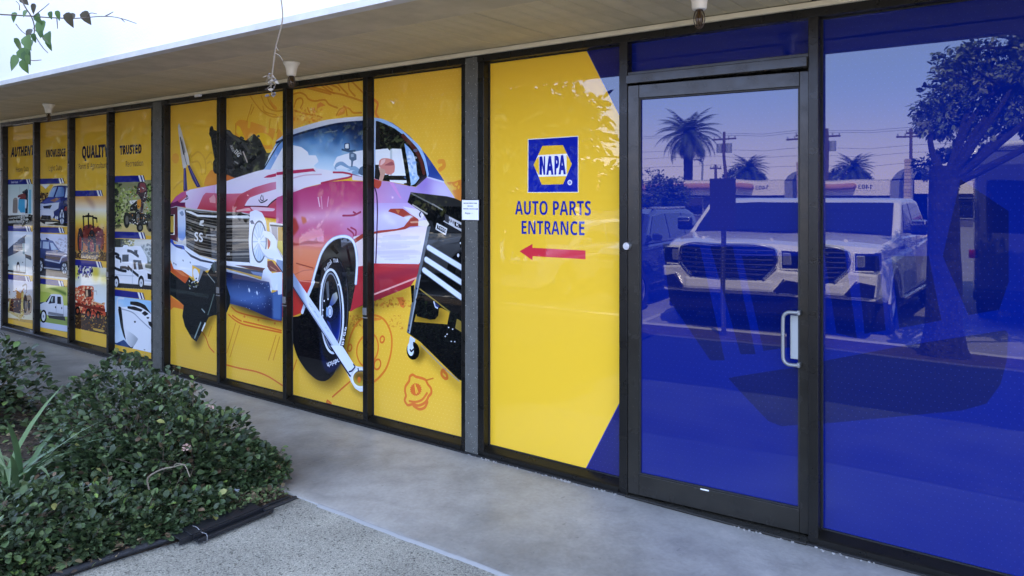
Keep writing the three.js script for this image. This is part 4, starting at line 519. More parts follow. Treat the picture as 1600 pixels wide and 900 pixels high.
  // right lamp
  A3.fill('#f1f4fa', [1045, 0, 1050, -70, 1120, -95, 1200, -60, 1250, 60, 1268, 300, 1265, 560, 1245, 612, 1150, 605, 1055, 590, 1035, 300], 0.4); A3.fill('#3c4868', [1050, 40, 1080, 30, 1110, 80, 1060, 80]); A3.fill(A3.grad(1080, 60, 1240, 540, '#c9dbea', '#eef5fb', '#b9cfe4'), A3.oval(1165, 300, 86, 250)); A3.line('#4a5260', 0.014, A3.oval(1165, 300, 88, 254, 24), 1, true); for (let k = 0; k < 14; k++) { const t = k / 14 * 6.28; A3.line('rgba(120,150,190,0.35)', 0.010, [1165 + Math.cos(t) * 20, 300 + Math.sin(t) * 60, 1165 + Math.cos(t) * 76, 300 + Math.sin(t) * 225], 0); }
  A3.fill('#f2ece2', [1290, 62, 1330, 58, 1460, 80, 1460, 520, 1390, 380, 1300, 250]); A3.fill('#2a2624', [1300, 85, 1460, 98, 1460, 120, 1300, 105]); A3.fill('#b7aca6', [1312, 105, 1392, 112, 1396, 290, 1330, 210]); A3.fill('#cf9f3c', [1398, 118, 1460, 120, 1460, 290, 1400, 290]); A3.fill('#e3cb4c', [1396, 290, 1460, 290, 1460, 480, 1390, 370]); A3.fill('#7a3a2a', [1270, 540, 1320, 535, 1440, 680, 1300, 670, 1265, 610]); A3.fill('#b87a5a', [1300, 600, 1390, 660, 1380, 668, 1310, 625]);
  // wrench
  A3.fill('rgba(60,60,80,0.35)', [1215, 175, 1300, 180, 1380, 260, 1400, 380, 1480, 540, 1560, 700, 1540, 720, 1380, 520], 0.3, 0.02); A3.fill('#eef3f8', [1205, 185, 1225, 165, 1300, 180, 1352, 230, 1383, 300, 1385, 370, 1450, 500, 1690, 868, 1560, 868, 1380, 560, 1330, 520, 1262, 505, 1200, 440, 1160, 330, 1175, 320, 1235, 392, 1282, 392, 1302, 350, 1306, 300, 1275, 258, 1230, 240], 0.3); A3.fill('#b8433a', [1270, 262, 1300, 300, 1302, 350, 1280, 388, 1270, 340], 0.4);
  A3.line('#c0cada', 0.012, [1160, 330, 1200, 430, 1268, 500, 1340, 520], 0.9); B4.fill('rgba(20,20,30,0.5)', [120, 60, 150, 50, 700, 900, 660, 900], 0, 0.02); B4.fill(B4.grad(300, 400, 420, 340, '#8fa2c0', '#dfe9f6', '#cfdcf0'), [-60, -280, 60, -250, 220, 0, 460, 350, 790, 896, 1010, 1200, 900, 1290, 690, 896, 130, 50, -60, -240]); B4.line('#2b3148', 0.010, [-60, -225, 150, 70, 690, 896, 905, 1240], 0); B4.line('#8894ac', 0.006, [120, 0, 700, 880], 0); for (let k = 0; k < 9; k++) { const f = rr(0.2, 0.8); B4.line('rgba(160,175,200,0.6)', 0.008, [240 + 480 * f, 120 + 700 * f, 258 + 480 * f, 132 + 700 * f], 0); }
  B5.fill('rgba(40,30,10,0.55)', [1060, 560, 1130, 700, 1250, 770, 1340, 740, 1340, 700, 1200, 690], 0.4, 0.02); B5.fill('#e3ebf6', [950, 0, 1140, 300, 1200, 325, 1290, 330, 1360, 400, 1385, 520, 1360, 640, 1290, 710, 1230, 715, 1150, 660, 1090, 560, 1030, 400, 770, 0], 0.15); B5.line('#2c3450', 0.012, [1060, 405, 1100, 390, 1150, 330, 1130, 290], 0.6); B5.line('#1d2338', 0.014, [775, 20, 1045, 430, 1075, 470], 0.2); B5.fill('#6d7884', B5.oval(1240, 500, 140, 150, 24)); B5.fill('#cdb03c', B5.oval(1238, 515, 118, 112, 24)); B5.fill('#6d4a1c', B5.oval(1225, 470, 100, 70, 18), 0, 0.02); B5.fill('#e07828', B5.oval(1215, 530, 26, 50, 12)); B5.line('#f4f8fc', 0.014, B5.oval(1240, 505, 130, 140, 24), 1, true); B5.fill('#2c3040', [1190, 350, 1205, 345, 1215, 400, 1195, 400]);
  // black mud flap, lower left
  A4.fill('#191f21', [-10, -260, 60, -200, 240, -60, 290, -140, 330, -100, 400, -60, 430, -120, 470, -220, 520, -190, 600, -320, 660, -340, 800, 100, 800, 200, 760, 300, 650, 340, 610, 335, 535, 365, 450, 540, 382, 668, 320, 620, 240, 480, 206, 350, 222, 215, 150, 150, 20, 60, -10, 40], 0.15); A4.line('#5c6a60', 0.012, [600, 80, 560, 220, 525, 330], 0.6); A4.line('#8c9a94', 0.016, [435, 430, 360, 620], 0); A4.line('#dfe4e0', 0.018, [490, 440, 452, 528], 0); A4.line('#9aa69e', 0.012, [450, 262, 485, 302], 0); A4.line('#8c948c', 0.010, [520, -180, 610, -70], 0); A4.line('#2c3432', 0.03, [20, 20, 300, 60, 520, 100], 0.5); A3.fill('#3f4740', [560, 600, 615, 540, 615, 700, 580, 660]);
  scribble(A, A3, ['#1c2224', '#2c3432', '#8a8a4c', '#c8ccc8'], 40, 290, 760, 400, 890, 4, 12);
  // tool cart
  C4.fill('rgba(60,45,10,0.65)', [700, 800, 1290, 1400, 1290, 1440, 1200, 1360, 740, 900], 0.1, 0.03); U.fill('#101112', [637, 316, 642, 300.5, 699, 307, 710, 310, 722, 315, 722, 595, 716, 592, 657, 534, 636, 519, 660, 404, 668, 354, 671, 350, 660, 332]); C2.fill('#2b2b2a', [625, 855, 655, 722, 1110, 775, 1210, 800, 1290, 838, 1290, 900, 1000, 900, 660, 735]); C2.fill('#1a1a1a', [625, 855, 660, 735, 960, 890, 960, 1010]); C2.line('#6d6d68', 0.010, [662, 735, 960, 890, 1050, 940], 0.1); C3.line('#b9b6ac', 0.010, [680, 0, 860, 112], 0); C3.line('#8c8a84', 0.008, [930, -10, 1050, 62], 0);
  C3.fill('#5d646b', [862, 272, 905, 270, 770, 905, 735, 905]); C4.fill('#5b636b', [738, -10, 780, -10, 745, 175, 640, 722, 608, 708, 660, 400, 700, 180]); C4.line('#9aa4ac', 0.012, [775, 0, 742, 175, 640, 715], 0.1); for (const [x, y] of [[730, 165], [635, 625], [628, 690]]) C4.fill('#2a2c4c', C4.oval(x, y, 10, 14)); C4.fill('#0b0b0c', [655, 130, 700, 120, 690, 330, 670, 340]);
  C3.fill('#c9c9c8', [1090, 118, 1290, 222, 1290, 335, 1060, 205, 1085, 190]); C3.fill('#1c1c1e', [1200, 205, 1290, 255, 1290, 300, 1205, 265]); C3.text('NAPA', [1100, 190], [1200, 245], [1100, 150], '#44444a'); C3.text('K', [1218, 255], [1255, 275], [1218, 220], '#e4e4e4'); for (let k = 0; k < 5; k++) C3.line('#3a3a3c', 0.012, [1090, 130 + k * 17, 1125, 150 + k * 17], 0);
  C3.line('#d8d8d4', 0.010, [985, 235, 1105, 300, 1090, 368, 972, 300], 0, true); C3.text('Tools', [990, 285], [1095, 345], [996, 250], '#e6e6e2'); for (const q of [[880, 533, 1300, 790], [850, 682, 1300, 975], [822, 815, 1300, 1165]]) { C3.line('#6f7a88', 0.042, q, 0); C3.line('#dce6f2', 0.033, q, 0); }
  C4.fill('#c39a2c', [722, 488, 1035, 405, 1142, 460, 1112, 612, 698, 580]); C4.fill('rgba(40,30,10,0.6)', [720, 490, 1040, 420, 1060, 520, 940, 585, 700, 560], 0.3, 0.03); C4.fill('#0d0e10', [780, 170, 940, 290, 1010, 400, 1000, 500, 960, 548, 900, 555, 730, 510, 720, 300]); C4.fill('#2a3058', [940, 320, 1015, 380, 985, 412, 960, 390], 0.3); C4.line('#c6cede', 0.010, [945, 330, 962, 390, 990, 410], 0.5); C4.line('#8c7a34', 0.010, [770, 170, 940, 300, 1140, 455], 0.1); C4.fill('#8a7430', [1232, 540, 1290, 575, 1290, 710, 1210, 660]); for (const [x, y] of [[1088, 762], [1162, 824], [1206, 828], [1130, 650], [1180, 672], [1110, 735]]) C4.fill('#d6d8da', C4.oval(x, y, 9, 9)); C3.fill('#dfe2e4', C3.oval(1248, 630, 14, 24)); C3.fill('#dfe2e4', C3.oval(1276, 478, 8, 14)); C5.line('#8c8a80', 0.008, [790, 0, 1060, 270, 1260, 440], 0.1);
  C4.fill('#c9d6e6', [650, 755, 715, 800, 690, 896, 640, 940, 622, 900]); C5.fill('#0c0c0d', C5.oval(685, 62, 80, 112, 22, -0.05)); C5.fill('#d9e4ee', C5.oval(655, 42, 40, 84, 20, -0.08)); C5.fill('#c4cfdd', [640, -100, 690, -80, 680, 20, 650, 40]); C5.line('#2c2c30', 0.012, [650, 50, 662, 70, 695, 40], 0.2);
}

// the yellow entrance panel
const artC = makeCanvas(-2.975, -2.02, 0.05, 2.42, 820);
{
  const A = artC, { c } = A; c.fillStyle = NAVY; c.fillRect(0, 0, A.w, A.h); dots(A, 'rgba(120,130,230,0.5)', 0.03, 0.0016);
  const U = frameOf(A, 0, 0, 1), F1 = frameOf(A, 800, 200, 10), F2 = frameOf(A, 800, 290, 7.5);
  const yel = [700, 40, 905.5, 58, 912, 71, 967, 180, 972, 190, 972, 620, 967, 630, 911, 739, 906, 750, 700, 760]; U.fill('#2c3598', yel.map((v, i) => i % 2 ? v : v > 900 ? v + 1.2 : v)); U.fill('#efc034', yel);
  U.fill('#f6efd0', [824.6, 217.3, 903.7, 212.2, 903.6, 300.9, 824.3, 301.2]); U.fill('#16249a', [825.8, 218.5, 902.6, 213.6, 902.5, 299.8, 825.4, 300.1]);
  const hex = [470, 288, 486, 280, 775, 268, 797, 276, 925, 545, 932, 562, 926, 580, 800, 872, 785, 880, 480, 886, 460, 876, 345, 592, 338, 578, 344, 562]; F1.fill('#efc034', hex, 0.2); F1.clip(hex, 0.2, () => F1.fill('#f4f3f2', [300, 432, 425, 425, 855, 402, 960, 396, 960, 750, 855, 752, 412, 762, 300, 764])); F1.clip(hex, 0.2, () => { F1.fill('#efc034', [418, 440, 424, 740, 330, 600, 330, 560]); F1.fill('#efc034', [850, 415, 852, 736, 950, 570, 945, 555]); });
  F1.text('N', [440, 720], [524, 719], [440, 455], '#1a2496', 'bold', 'sans-serif', 7); F1.text('A', [542, 718], [640, 716], [542, 450], '#1a2496', 'bold', 'sans-serif', 7); F1.text('P', [655, 715], [735, 714], [655, 446], '#1a2496', 'bold', 'sans-serif', 7); F1.text('A', [733, 713], [832, 711], [733, 440], '#1a2496', 'bold', 'sans-serif', 7);
  F1.line('#1a2496', 0.011, [440, 460, 440, 716], 0); F1.line('#d9dbf0', 0.008, F1.oval(902, 852, 27, 32), 1, true); F1.text('R', [893, 868], [912, 868], [893, 836], '#d9dbf0');
  F2.text('AUTO PARTS', [36, 338], [930, 349], [36, 180], '#1c2a94'); F2.text('ENTRANCE', [100, 564], [858, 582], [100, 410], '#1c2a94');
  F2.fill('#cf3340', [88, 768, 240, 682, 240, 728, 860, 760, 860, 862, 240, 826, 240, 874]);
}

// the blue panels: navy with a large tone-on-tone emblem and a fine dot grid
const artD = makeCanvas(-1.95, 1.2, 0.05, 2.42, 1536);
{
  const A = artD, { c } = A; c.fillStyle = '#03166a'; c.fillRect(0, 0, A.w, A.h);
  const U = frameOf(A, 0, 0, 1), dk = '#030f4c';
  for (const q of [[1040, 380, 1050, 468, 1112, 562, 1134, 562, 1096, 385], [1112, 385, 1158, 553, 1181, 553, 1146, 385], [1160, 400, 1193, 548, 1240, 542, 1262, 536, 1262, 400], [1285, 380, 1306, 520, 1338, 528, 1318, 385], [1338, 400, 1350, 521, 1383, 516, 1372, 400], [1392, 400, 1404, 512, 1430, 508, 1470, 500, 1450, 400], [1472, 400, 1512, 492, 1560, 484, 1575, 440, 1575, 330, 1500, 280]]) U.fill(dk, q);
  U.fill(dk, [1140, 590, 1245, 574, 1290, 563, 1400, 542, 1568, 516, 1574, 522, 1572, 562, 1562, 600, 1540, 630, 1500, 641, 1290, 661, 1222, 666, 1200, 657], 0.12);
  dots(A, 'rgba(130,145,235,0.4)', 0.03, 0.0014);
}
const wave = tex(256, 1, (u, v) => fbm(u, v, 5, 2, 301), false);
const tWave = (art) => { const t = wave.clone(); t.repeat.set((art.x1 - art.x0) / 1.1, (art.y1 - art.y0) / 1.1); t.needsUpdate = true; return t; };
const gloss = (art) => { const t = new THREE.CanvasTexture(art.cv); t.colorSpace = THREE.SRGBColorSpace; t.anisotropy = 8; return new THREE.MeshPhysicalMaterial({ map: t, roughness: 0.0, ior: REFL, bumpMap: tWave(art), bumpScale: 0.00016 }); };
const REFL = 1.6;
const paneMats = { A: gloss(artA), B: gloss(artB), C: gloss(artC), D: gloss(artD) };
function paneGeo(x0, x1, y0, y1, art, z = GZ) {
  const g = new THREE.BoxGeometry(x1 - x0, y1 - y0, 0.008).translate((x0 + x1) / 2, (y0 + y1) / 2, z - 0.004), p = g.attributes.position, uv = g.attributes.uv;
  for (let i = 0; i < p.count; i++) uv.setXY(i, (p.getX(i) - art.x0) / (art.x1 - art.x0), (p.getY(i) - art.y0) / (art.y1 - art.y0));
  return g;
}
const paneLabels = ['window printed AUTHENTIC with a semi truck, coach and loader', 'window printed KNOWLEDGE with three passenger vehicles', 'window printed QUALITY with a tractor and harvester', 'window printed TRUSTED with a quad bike, motorhome and boat',
  'window with pliers and the left half of the red car nose', 'window with the bonnet, headlamp and bumper of the red car', 'window with the windscreen and front wheel of the red car', 'window with the side of the red car and a black tool cart', 'yellow window with emblem, lettering and red arrow'];
panes.forEach(([a, b], i) => part('window', paneGeo(a, b, YB, YT, i < 4 ? artA : i < 8 ? artB : artC), paneMats[i < 4 ? 'A' : i < 8 ? 'B' : 'C'], shop, paneLabels[i]));
for (const [a, b] of [...panes, bigPane]) { const k = 0.006; part('glazing_bead', [bx(a, a + k, YB, YT, GZ, GZ + 0.008, 0), bx(b - k, b, YB, YT, GZ, GZ + 0.008, 0), bx(a + k, b - k, YT - k, YT, GZ, GZ + 0.0075, 0)], M.gasket, shop); }
part('window', paneGeo(bigPane[0], bigPane[1], YB, YT, artD), paneMats.D, shop, 'tall deep blue window right of the door');
part('transom_window', paneGeo(-1.979, -1.046, 2.25, YT, artD, -0.05), paneMats.D, shop, 'low blue transom window over the door');
part('door_header', [bx(-1.979, -1.046, 2.185, 2.232, -0.08, 0.022, 0.003), bx(-1.979, -1.046, 2.232, 2.25, -0.08, -0.004, 0.002)], M.doorMetal, shop);
part('threshold', bx(-1.979, -1.046, 0, 0.012, -0.1, 0.03, 0.003), M.doorMetal, shop);
part('lock_cylinder', [new THREE.CylinderGeometry(0.019, 0.021, 0.02, 20).rotateX(Math.PI / 2).translate(-1.975, 1.327, 0.012), new THREE.CylinderGeometry(0.011, 0.011, 0.004, 16).rotateX(Math.PI / 2).translate(-1.975, 1.327, 0.023)], M.alu, shop);
// the door, ajar by a few degrees
{
  const door = new THREE.Group(); door.name = 'door'; door.position.set(-1.977, 0, 0.002); door.rotation.y = THREE.MathUtils.degToRad(3.6); shop.add(door);
  door.userData.label = 'metal framed blue glass door standing slightly ajar';
  const w = 0.928, X = (x) => x;
  part('stile', bx(0.002, 0.064, 0.016, 2.178, -0.045, 0, 0.003), M.doorMetal, door); part('stile', bx(w - 0.05, w, 0.016, 2.178, -0.045, 0, 0.003), M.doorMetal, door);
  part('rail', bx(0.064, w - 0.05, 2.108, 2.178, -0.045, -0.0006, 0.003), M.doorMetal, door); part('rail', bx(0.064, w - 0.05, 0.016, 0.125, -0.045, -0.0006, 0.003), M.doorMetal, door);
  const g = paneGeo(-1.977 + 0.06, -1.977 + w - 0.046, 0.12, 2.112, artD, -0.018).translate(1.977, 0, 0);
  part('door_glass', g, paneMats.D, door);
  part('glazing_bead', [bx(0.064, 0.072, 0.125, 2.108, -0.018, -0.006, 0.001), bx(w - 0.058, w - 0.05, 0.125, 2.108, -0.018, -0.006, 0.001), bx(0.072, w - 0.058, 0.125, 0.133, -0.018, -0.006, 0.001), bx(0.072, w - 0.058, 2.10, 2.108, -0.018, -0.006, 0.001)], M.frameDark, door);
  const hx = w - 0.050, hw = 0.066, h0 = 0.805, h1 = 1.05, r = 0.032, q = [];
  q.push(V(hx, h0, 0.03)); for (let k = 0; k <= 6; k++) { const a = -Math.PI / 2 - k / 6 * Math.PI / 2; q.push(V(hx - hw + r + r * Math.cos(a), h0 + r + r * Math.sin(a), 0.034)); }
  for (let k = 0; k <= 6; k++) { const a = Math.PI - k / 6 * Math.PI / 2; q.push(V(hx - hw + r + r * Math.cos(a), h1 - r + r * Math.sin(a), 0.034)); } q.push(V(hx, h1, 0.03));
  part('handle', [tube(q, 0.0085, 10, 60), bx(hx - 0.006, hx + 0.010, h0 - 0.010, h0 + 0.012, 0.0, 0.036, 0.004), bx(hx - 0.006, hx + 0.010, h1 - 0.012, h1 + 0.010, 0.0, 0.036, 0.004)], M.satin, door, 'silver D shaped pull handle');
  part('handle_plate', bx(hx - hw + 0.022, hx + 0.002, h0 + 0.02, h1 - 0.02, -0.017, -0.010, 0.003), lin(0.36, 0.38, 0.37, 0.5), door);
  part('sticker', bx(0.40, 0.443, 0.118, 0.1245, -0.0005, 0.0012, 0), M.plaque, door, 'small white sticker on the bottom rail');
}

const smooth = (a, b, x) => { const t = Math.min(1, Math.max(0, (x - a) / (b - a))); return t * t * (3 - 2 * t); };
// ───────────────────────── fittings on the storefront ─────────────────────────
{ // porcelain lampholders with caged flame bulbs
  const where = ['third bare bulb lamp holder, at the far left of the soffit', 'white porcelain lamp holder hanging beside the dry vine', 'large near lamp holder hanging over the blue door'];
  let proto;
  [[-8.07, 0.40], [-4.24, 0.45], [-1.34, 0.54]].forEach(([x, z], i) => {
    let t;
    if (!proto) {
      t = proto = thing('lamp_holder', '', 'lamp', [0, 0, 0]);
      part('base', lathe([[0, 0], [0.062, 0], [0.066, -0.006], [0.064, -0.016], [0.054, -0.03], [0.045, -0.052], [0.040, -0.08], [0.038, -0.105], [0.034, -0.112], [0.024, -0.113], [0, -0.113]], 28), M.porcelain, t);
      part('bulb', lathe([[0, -0.205], [0.006, -0.2], [0.016, -0.185], [0.021, -0.165], [0.019, -0.145], [0.012, -0.128], [0.011, -0.112], [0, -0.112]], 18), M.amber, t);
      const ribs = []; for (let k = 0; k < 8; k++) { const a = k / 8 * Math.PI * 2, q = [[0.014, -0.112], [0.024, -0.13], [0.030, -0.155], [0.027, -0.18], [0.012, -0.205], [0, -0.212]].map(([r, y]) => V(r * Math.cos(a), y, r * Math.sin(a))); ribs.push(tube(q, 0.0026, 5, 12)); }
      ribs.push(new THREE.TorusGeometry(0.0145, 0.003, 6, 18).rotateX(Math.PI / 2).translate(0, -0.115, 0)); ribs.push(lathe([[0, -0.19], [0.007, -0.185], [0.009, -0.15], [0.006, -0.12], [0, -0.115]], 10));
      part('cage', ribs, M.bronze, t);
    } else { t = proto.clone(); t.name = numbered('lamp_holder'); scene.add(t); }
    t.position.set(x, 2.4785, z); t.scale.setScalar(0.82); tag(t, where[i], 'lamp', 'lamp holders along the soffit');
  });
}
{ // notice plate on the grey post
  const cv = document.createElement('canvas'); cv.width = 300; cv.height = 300; const c = cv.getContext('2d'); c.fillStyle = '#f4f5f5'; c.fillRect(0, 0, 300, 300); c.fillStyle = '#55585c';
  const rng = (y, x0, x1, h) => { for (let x = x0; x < x1; x += 13) c.fillRect(x, y, 6 + 5 * rnd(), h); };
  rng(40, 30, 272, 16); rng(84, 100, 200, 14); rng(126, 20, 282, 15); c.font = 'italic bold 38px sans-serif'; c.fillText('Napa', 50, 212); rng(196, 150, 190, 5);
  const t = new THREE.CanvasTexture(cv); t.colorSpace = THREE.SRGBColorSpace;
  const s = thing('notice_sign', 'small white notice plate fixed to the grey post beside the yellow window', 'sign', [-3.062, 1.505, 0.006]);
  part('backing', bx(-0.072, 0.072, -0.066, 0.066, 0, 0.004, 0.001), M.black, s);
  part('face', new THREE.PlaneGeometry(0.134, 0.122).translate(0, 0, 0.0052), new THREE.MeshPhysicalMaterial({ map: t, roughness: 0.45 }), s);
}
single('sensor', [bx(-6.12, -6.02, 2.43, 2.452, 0.0235, 0.036, 0.003)], M.plaque, 'small white plastic contact fixed to the trim over the pliers window', 'sensor');

// ───────────────────────── leaves ─────────────────────────
function leafGeo(L, Wd, fold = 0.25, droop = 0.25, st = [0, 0.22, 0.5, 0.8, 1], wd = [0.06, 0.72, 1, 0.62, 0]) {
  const pos = [], idx = [], n = st.length;
  for (let i = 0; i < n; i++) { const t = st[i], z = -droop * L * t * t, w = wd[i] * Wd / 2; pos.push(-w, z + fold * w, t * L, 0, z, t * L, w, z + fold * w, t * L); }
  for (let i = 0; i + 1 < n; i++) { const a = i * 3; idx.push(a, a + 3, a + 1, a + 1, a + 3, a + 4, a + 1, a + 4, a + 2, a + 2, a + 4, a + 5); }
  const g = new THREE.BufferGeometry(); g.setAttribute('position', new THREE.Float32BufferAttribute(pos, 3)); g.setAttribute('uv', new THREE.Float32BufferAttribute(new Float32Array(pos.length / 3 * 2), 2)); g.setIndex(idx); g.computeVertexNormals(); return g;
}
const leafMat = (r, g, b, rough = 0.42) => new THREE.MeshPhysicalMaterial({ color: new THREE.Color().setRGB(r, g, b), roughness: rough, specularIntensity: 0.5, side: THREE.DoubleSide, transmission: 0.22, thickness: 0 });
const whiteLeaf = leafMat(1, 1, 1);
const shrubTones = [[0.041, 0.068, 0.025], [0.054, 0.086, 0.032], [0.066, 0.104, 0.037], [0.027, 0.044, 0.018], [0.10, 0.142, 0.05], [0.062, 0.086, 0.042]];
const brightTones = [[0.16, 0.24, 0.05], [0.22, 0.22, 0.07], [0.12, 0.2, 0.05]];
const shrubMats = [...shrubTones, ...brightTones].map(([r, g, b]) => leafMat(r, g, b));
const obj3 = new THREE.Object3D();
function orient(p, out, spread) {   // a leaf growing outward from p, tipped at random
  obj3.position.copy(p);
  const d = out.clone().add(V(rr(-1, 1), rr(-1, 1), rr(-1, 1)).multiplyScalar(spread)).normalize();
  obj3.up.set(rr(-0.4, 0.4), 1, rr(-0.4, 0.4)); obj3.lookAt(p.clone().add(d)); obj3.rotateZ(rr(-0.7, 0.7));
}
function foliage(name, parent, geo, list, tones, mat = whiteLeaf) {
  const m = shade(new THREE.InstancedMesh(geo, mat, list.length)), c = new THREE.Color();
  list.forEach(({ p, out, s, tone, spread }, i) => { orient(p, out, spread ?? 0.8); obj3.scale.setScalar(s); obj3.updateMatrix(); m.setMatrixAt(i, obj3.matrix); const k = rr(0.55, 1.4), q = tones[tone ?? (rnd() * tones.length) | 0]; c.setRGB(q[0] * k, q[1] * k, q[2] * k); m.setColorAt(i, c); });
  obj3.scale.setScalar(1); m.name = name; m.userData.kind = 'stuff'; parent.add(m); return m;
}
// a low shrub: mounds of leaves over a tangle of twigs. lobes: [x, z, radius, height]
function shrub(label, lobes, n, nParts, leafL, seedShift) {
  const cx = lobes.reduce((a, l) => a + l[0], 0) / lobes.length, cz = lobes.reduce((a, l) => a + l[1], 0) / lobes.length;
  const t = thing('shrub', label, 'shrub', [cx, 0, cz], 0, 'low shrubs in the planting bed');
  const pts = [];
  while (pts.length < n) {
    const [lx, lz, R, H] = lobes[(rnd() * lobes.length) | 0];
    const a = rr(0, Math.PI * 2), u = Math.sqrt(rnd()), el = Math.acos(u), k = 1 - 0.45 * rnd() * rnd();
    const out = V(Math.cos(a) * Math.cos(el), Math.sin(el), Math.sin(a) * Math.cos(el));
    out.set(Math.cos(a) * Math.sin(Math.acos(rnd())), 0, 0); const y = rnd(), rxy = Math.sqrt(Math.max(0, 1 - y * y)); out.set(Math.cos(a) * rxy, y, Math.sin(a) * rxy);
    const wob = 0.55 + 0.9 * fbm((lx + out.x * R + 20) / 16, (lz + out.z * R + out.y * 0.4 + 10) / 16, 48, 3, 81 + seedShift);
    const p = V(lx + out.x * R * k * wob - cx, 0.03 + out.y * H * k * wob, lz + out.z * R * k * wob - cz);
    if (p.z + cz < 0.75) continue;
    pts.push({ p, out: out.clone().setY(out.y * 0.7 + 0.25), s: rr(0.6, 1.25), k });
  }
  const L = leafGeo(leafL, leafL * 0.66, 0.25, 0.3, [0, 0.18, 0.45, 0.72, 0.9, 1], [0.08, 0.6, 0.95, 1, 0.6, 0.05]);
  const eye = V(0 - cx, EYE, DIST - cz);
  pts.forEach((q) => { q.front = q.k * 0.6 + q.out.dot(eye.clone().sub(q.p).normalize()) * 0.5 - q.p.distanceTo(eye) * 0.25; });
  pts.sort((a, b) => b.front - a.front);
  let np = 0; const rest = [];
  for (const q of pts) {
    if (np < nParts && rnd() < 0.5) { orient(q.p, q.out, 0.75); const m = part('leaf', L, shrubMats[rnd() < 0.045 ? 6 + ((rnd() * 3) | 0) : (rnd() * 6) | 0], t); m.position.copy(obj3.position); m.quaternion.copy(obj3.quaternion); m.scale.setScalar(q.s); np++; }
    else { const h = rnd(); if (h < 0.02) q.tone = 6 + ((rnd() * 3) | 0); else if (h < 0.045) q.tone = 9; else q.tone = (rnd() * 6) | 0; rest.push(q); }
  }
  foliage('foliage', t, L, rest, [...shrubTones, ...brightTones, [0.13, 0.085, 0.05]]);
  const tw = [], sprigs = [];
  for (let i = 0; i < Math.round(n / 50); i++) { const [lx, lz, R, H] = lobes[(rnd() * lobes.length) | 0], a = rr(0, 6.3), b = a + rr(-0.5, 0.5), f = rr(0.6, 1.02); tw.push(taper([V(lx - cx + Math.cos(a) * R * 0.1, 0, lz - cz + Math.sin(a) * R * 0.1), V(lx - cx + Math.cos(a) * R * 0.45 * f, H * rr(0.35, 0.6), lz - cz + Math.sin(a) * R * 0.45 * f), V(lx - cx + Math.cos(b) * R * 0.9 * f, H * rr(0.45, 0.9) * f, lz - cz + Math.sin(b) * R * 0.9 * f)], 0.006, 0.0018, 5, 6)); }
  for (let i = 0; i < Math.round(n / 260); i++) {   // shoots standing clear of the mound
    const q = pts[(rnd() * pts.length * 0.8) | 0]; if (q.k < 0.85 || q.out.y < 0.2) continue;
    const up = q.out.clone().add(V(rr(-0.5, 0.5), rr(0.2, 0.9), rr(-0.5, 0.5))).normalize(), len = rr(0.06, 0.15), tip = q.p.clone().addScaledVector(up, len);
    tw.push(taper([q.p.clone().addScaledVector(up, -0.08), q.p, tip], 0.0028, 0.0012, 4, 4));
    for (let k = 0; k < 7; k++) sprigs.push({ p: q.p.clone().addScaledVector(up, len * k / 6), out: up.clone().multiplyScalar(0.7), s: rr(0.5, 0.95), spread: 1.1, tone: rnd() < 0.12 ? 6 + ((rnd() * 3) | 0) : rnd() < 0.06 ? 9 : 4 });
  }
  foliage('shoots', t, L, sprigs, [...shrubTones, ...brightTones, [0.13, 0.085, 0.05]]);
  part('twigs', tw, M.twig, t);
  return t;
}
shrub('broad rounded green shrub in the middle of the planting bed, pink blossom on it', [[-4.35, 1.34, 0.50, 0.46], [-4.85, 1.28, 0.42, 0.50], [-3.95, 1.32, 0.43, 0.34], [-4.2, 1.6, 0.30, 0.26], [-3.75, 1.14, 0.24, 0.20]], 10500, 290, 0.040, 0);
shrub('low dense green shrub at the bottom left, nearest the paving edge', [[-3.74, 1.95, 0.27, 0.18], [-3.85, 2.25, 0.34, 0.24], [-3.98, 2.55, 0.32, 0.22], [-3.72, 2.4, 0.26, 0.18], [-3.98, 2.15, 0.2, 0.17], [-3.62, 1.68, 0.2, 0.13], [-3.86, 1.72, 0.16, 0.12], [-3.55, 1.5, 0.14, 0.08], [-3.52, 1.78, 0.12, 0.08], [-3.56, 2.05, 0.13, 0.10], [-3.62, 2.3, 0.15, 0.12], [-3.7, 2.6, 0.2, 0.15]], 8000, 290, 0.036, 3);
shrub('dark green shrub at the far left beside the walkway', [[-6.15, 1.75, 0.48, 0.56], [-6.7, 1.8, 0.5, 0.6], [-6.0, 2.1, 0.45, 0.5]], 5200, 0, 0.052, 6);
{ // strap-leaved plant
  const t = thing('strap_leaf_plant', 'pale green strap leaved clump at the left edge of the planting bed', 'plant', [-4.5, 0.03, 2.0]);
  const ms = [leafMat(0.10, 0.17, 0.07), leafMat(0.14, 0.22, 0.09), leafMat(0.2, 0.26, 0.13)];
  for (let i = 0; i < 34; i++) { const L = rr(0.34, 0.6), m = part('leaf', leafGeo(L, 0.03, 0.3, rr(0.5, 1.1), [0, 0.2, 0.4, 0.6, 0.8, 1], [0.8, 1, 1, 0.9, 0.6, 0]), ms[i % 3], t); const a = rr(0, 6.3), e = rr(0.5, 1.35); m.position.set(rr(-0.08, 0.08), 0, rr(-0.08, 0.08)); m.lookAt(V(Math.cos(a) * Math.cos(e), Math.sin(e), Math.sin(a) * Math.cos(e)).add(m.position).add(t.position)); }
}
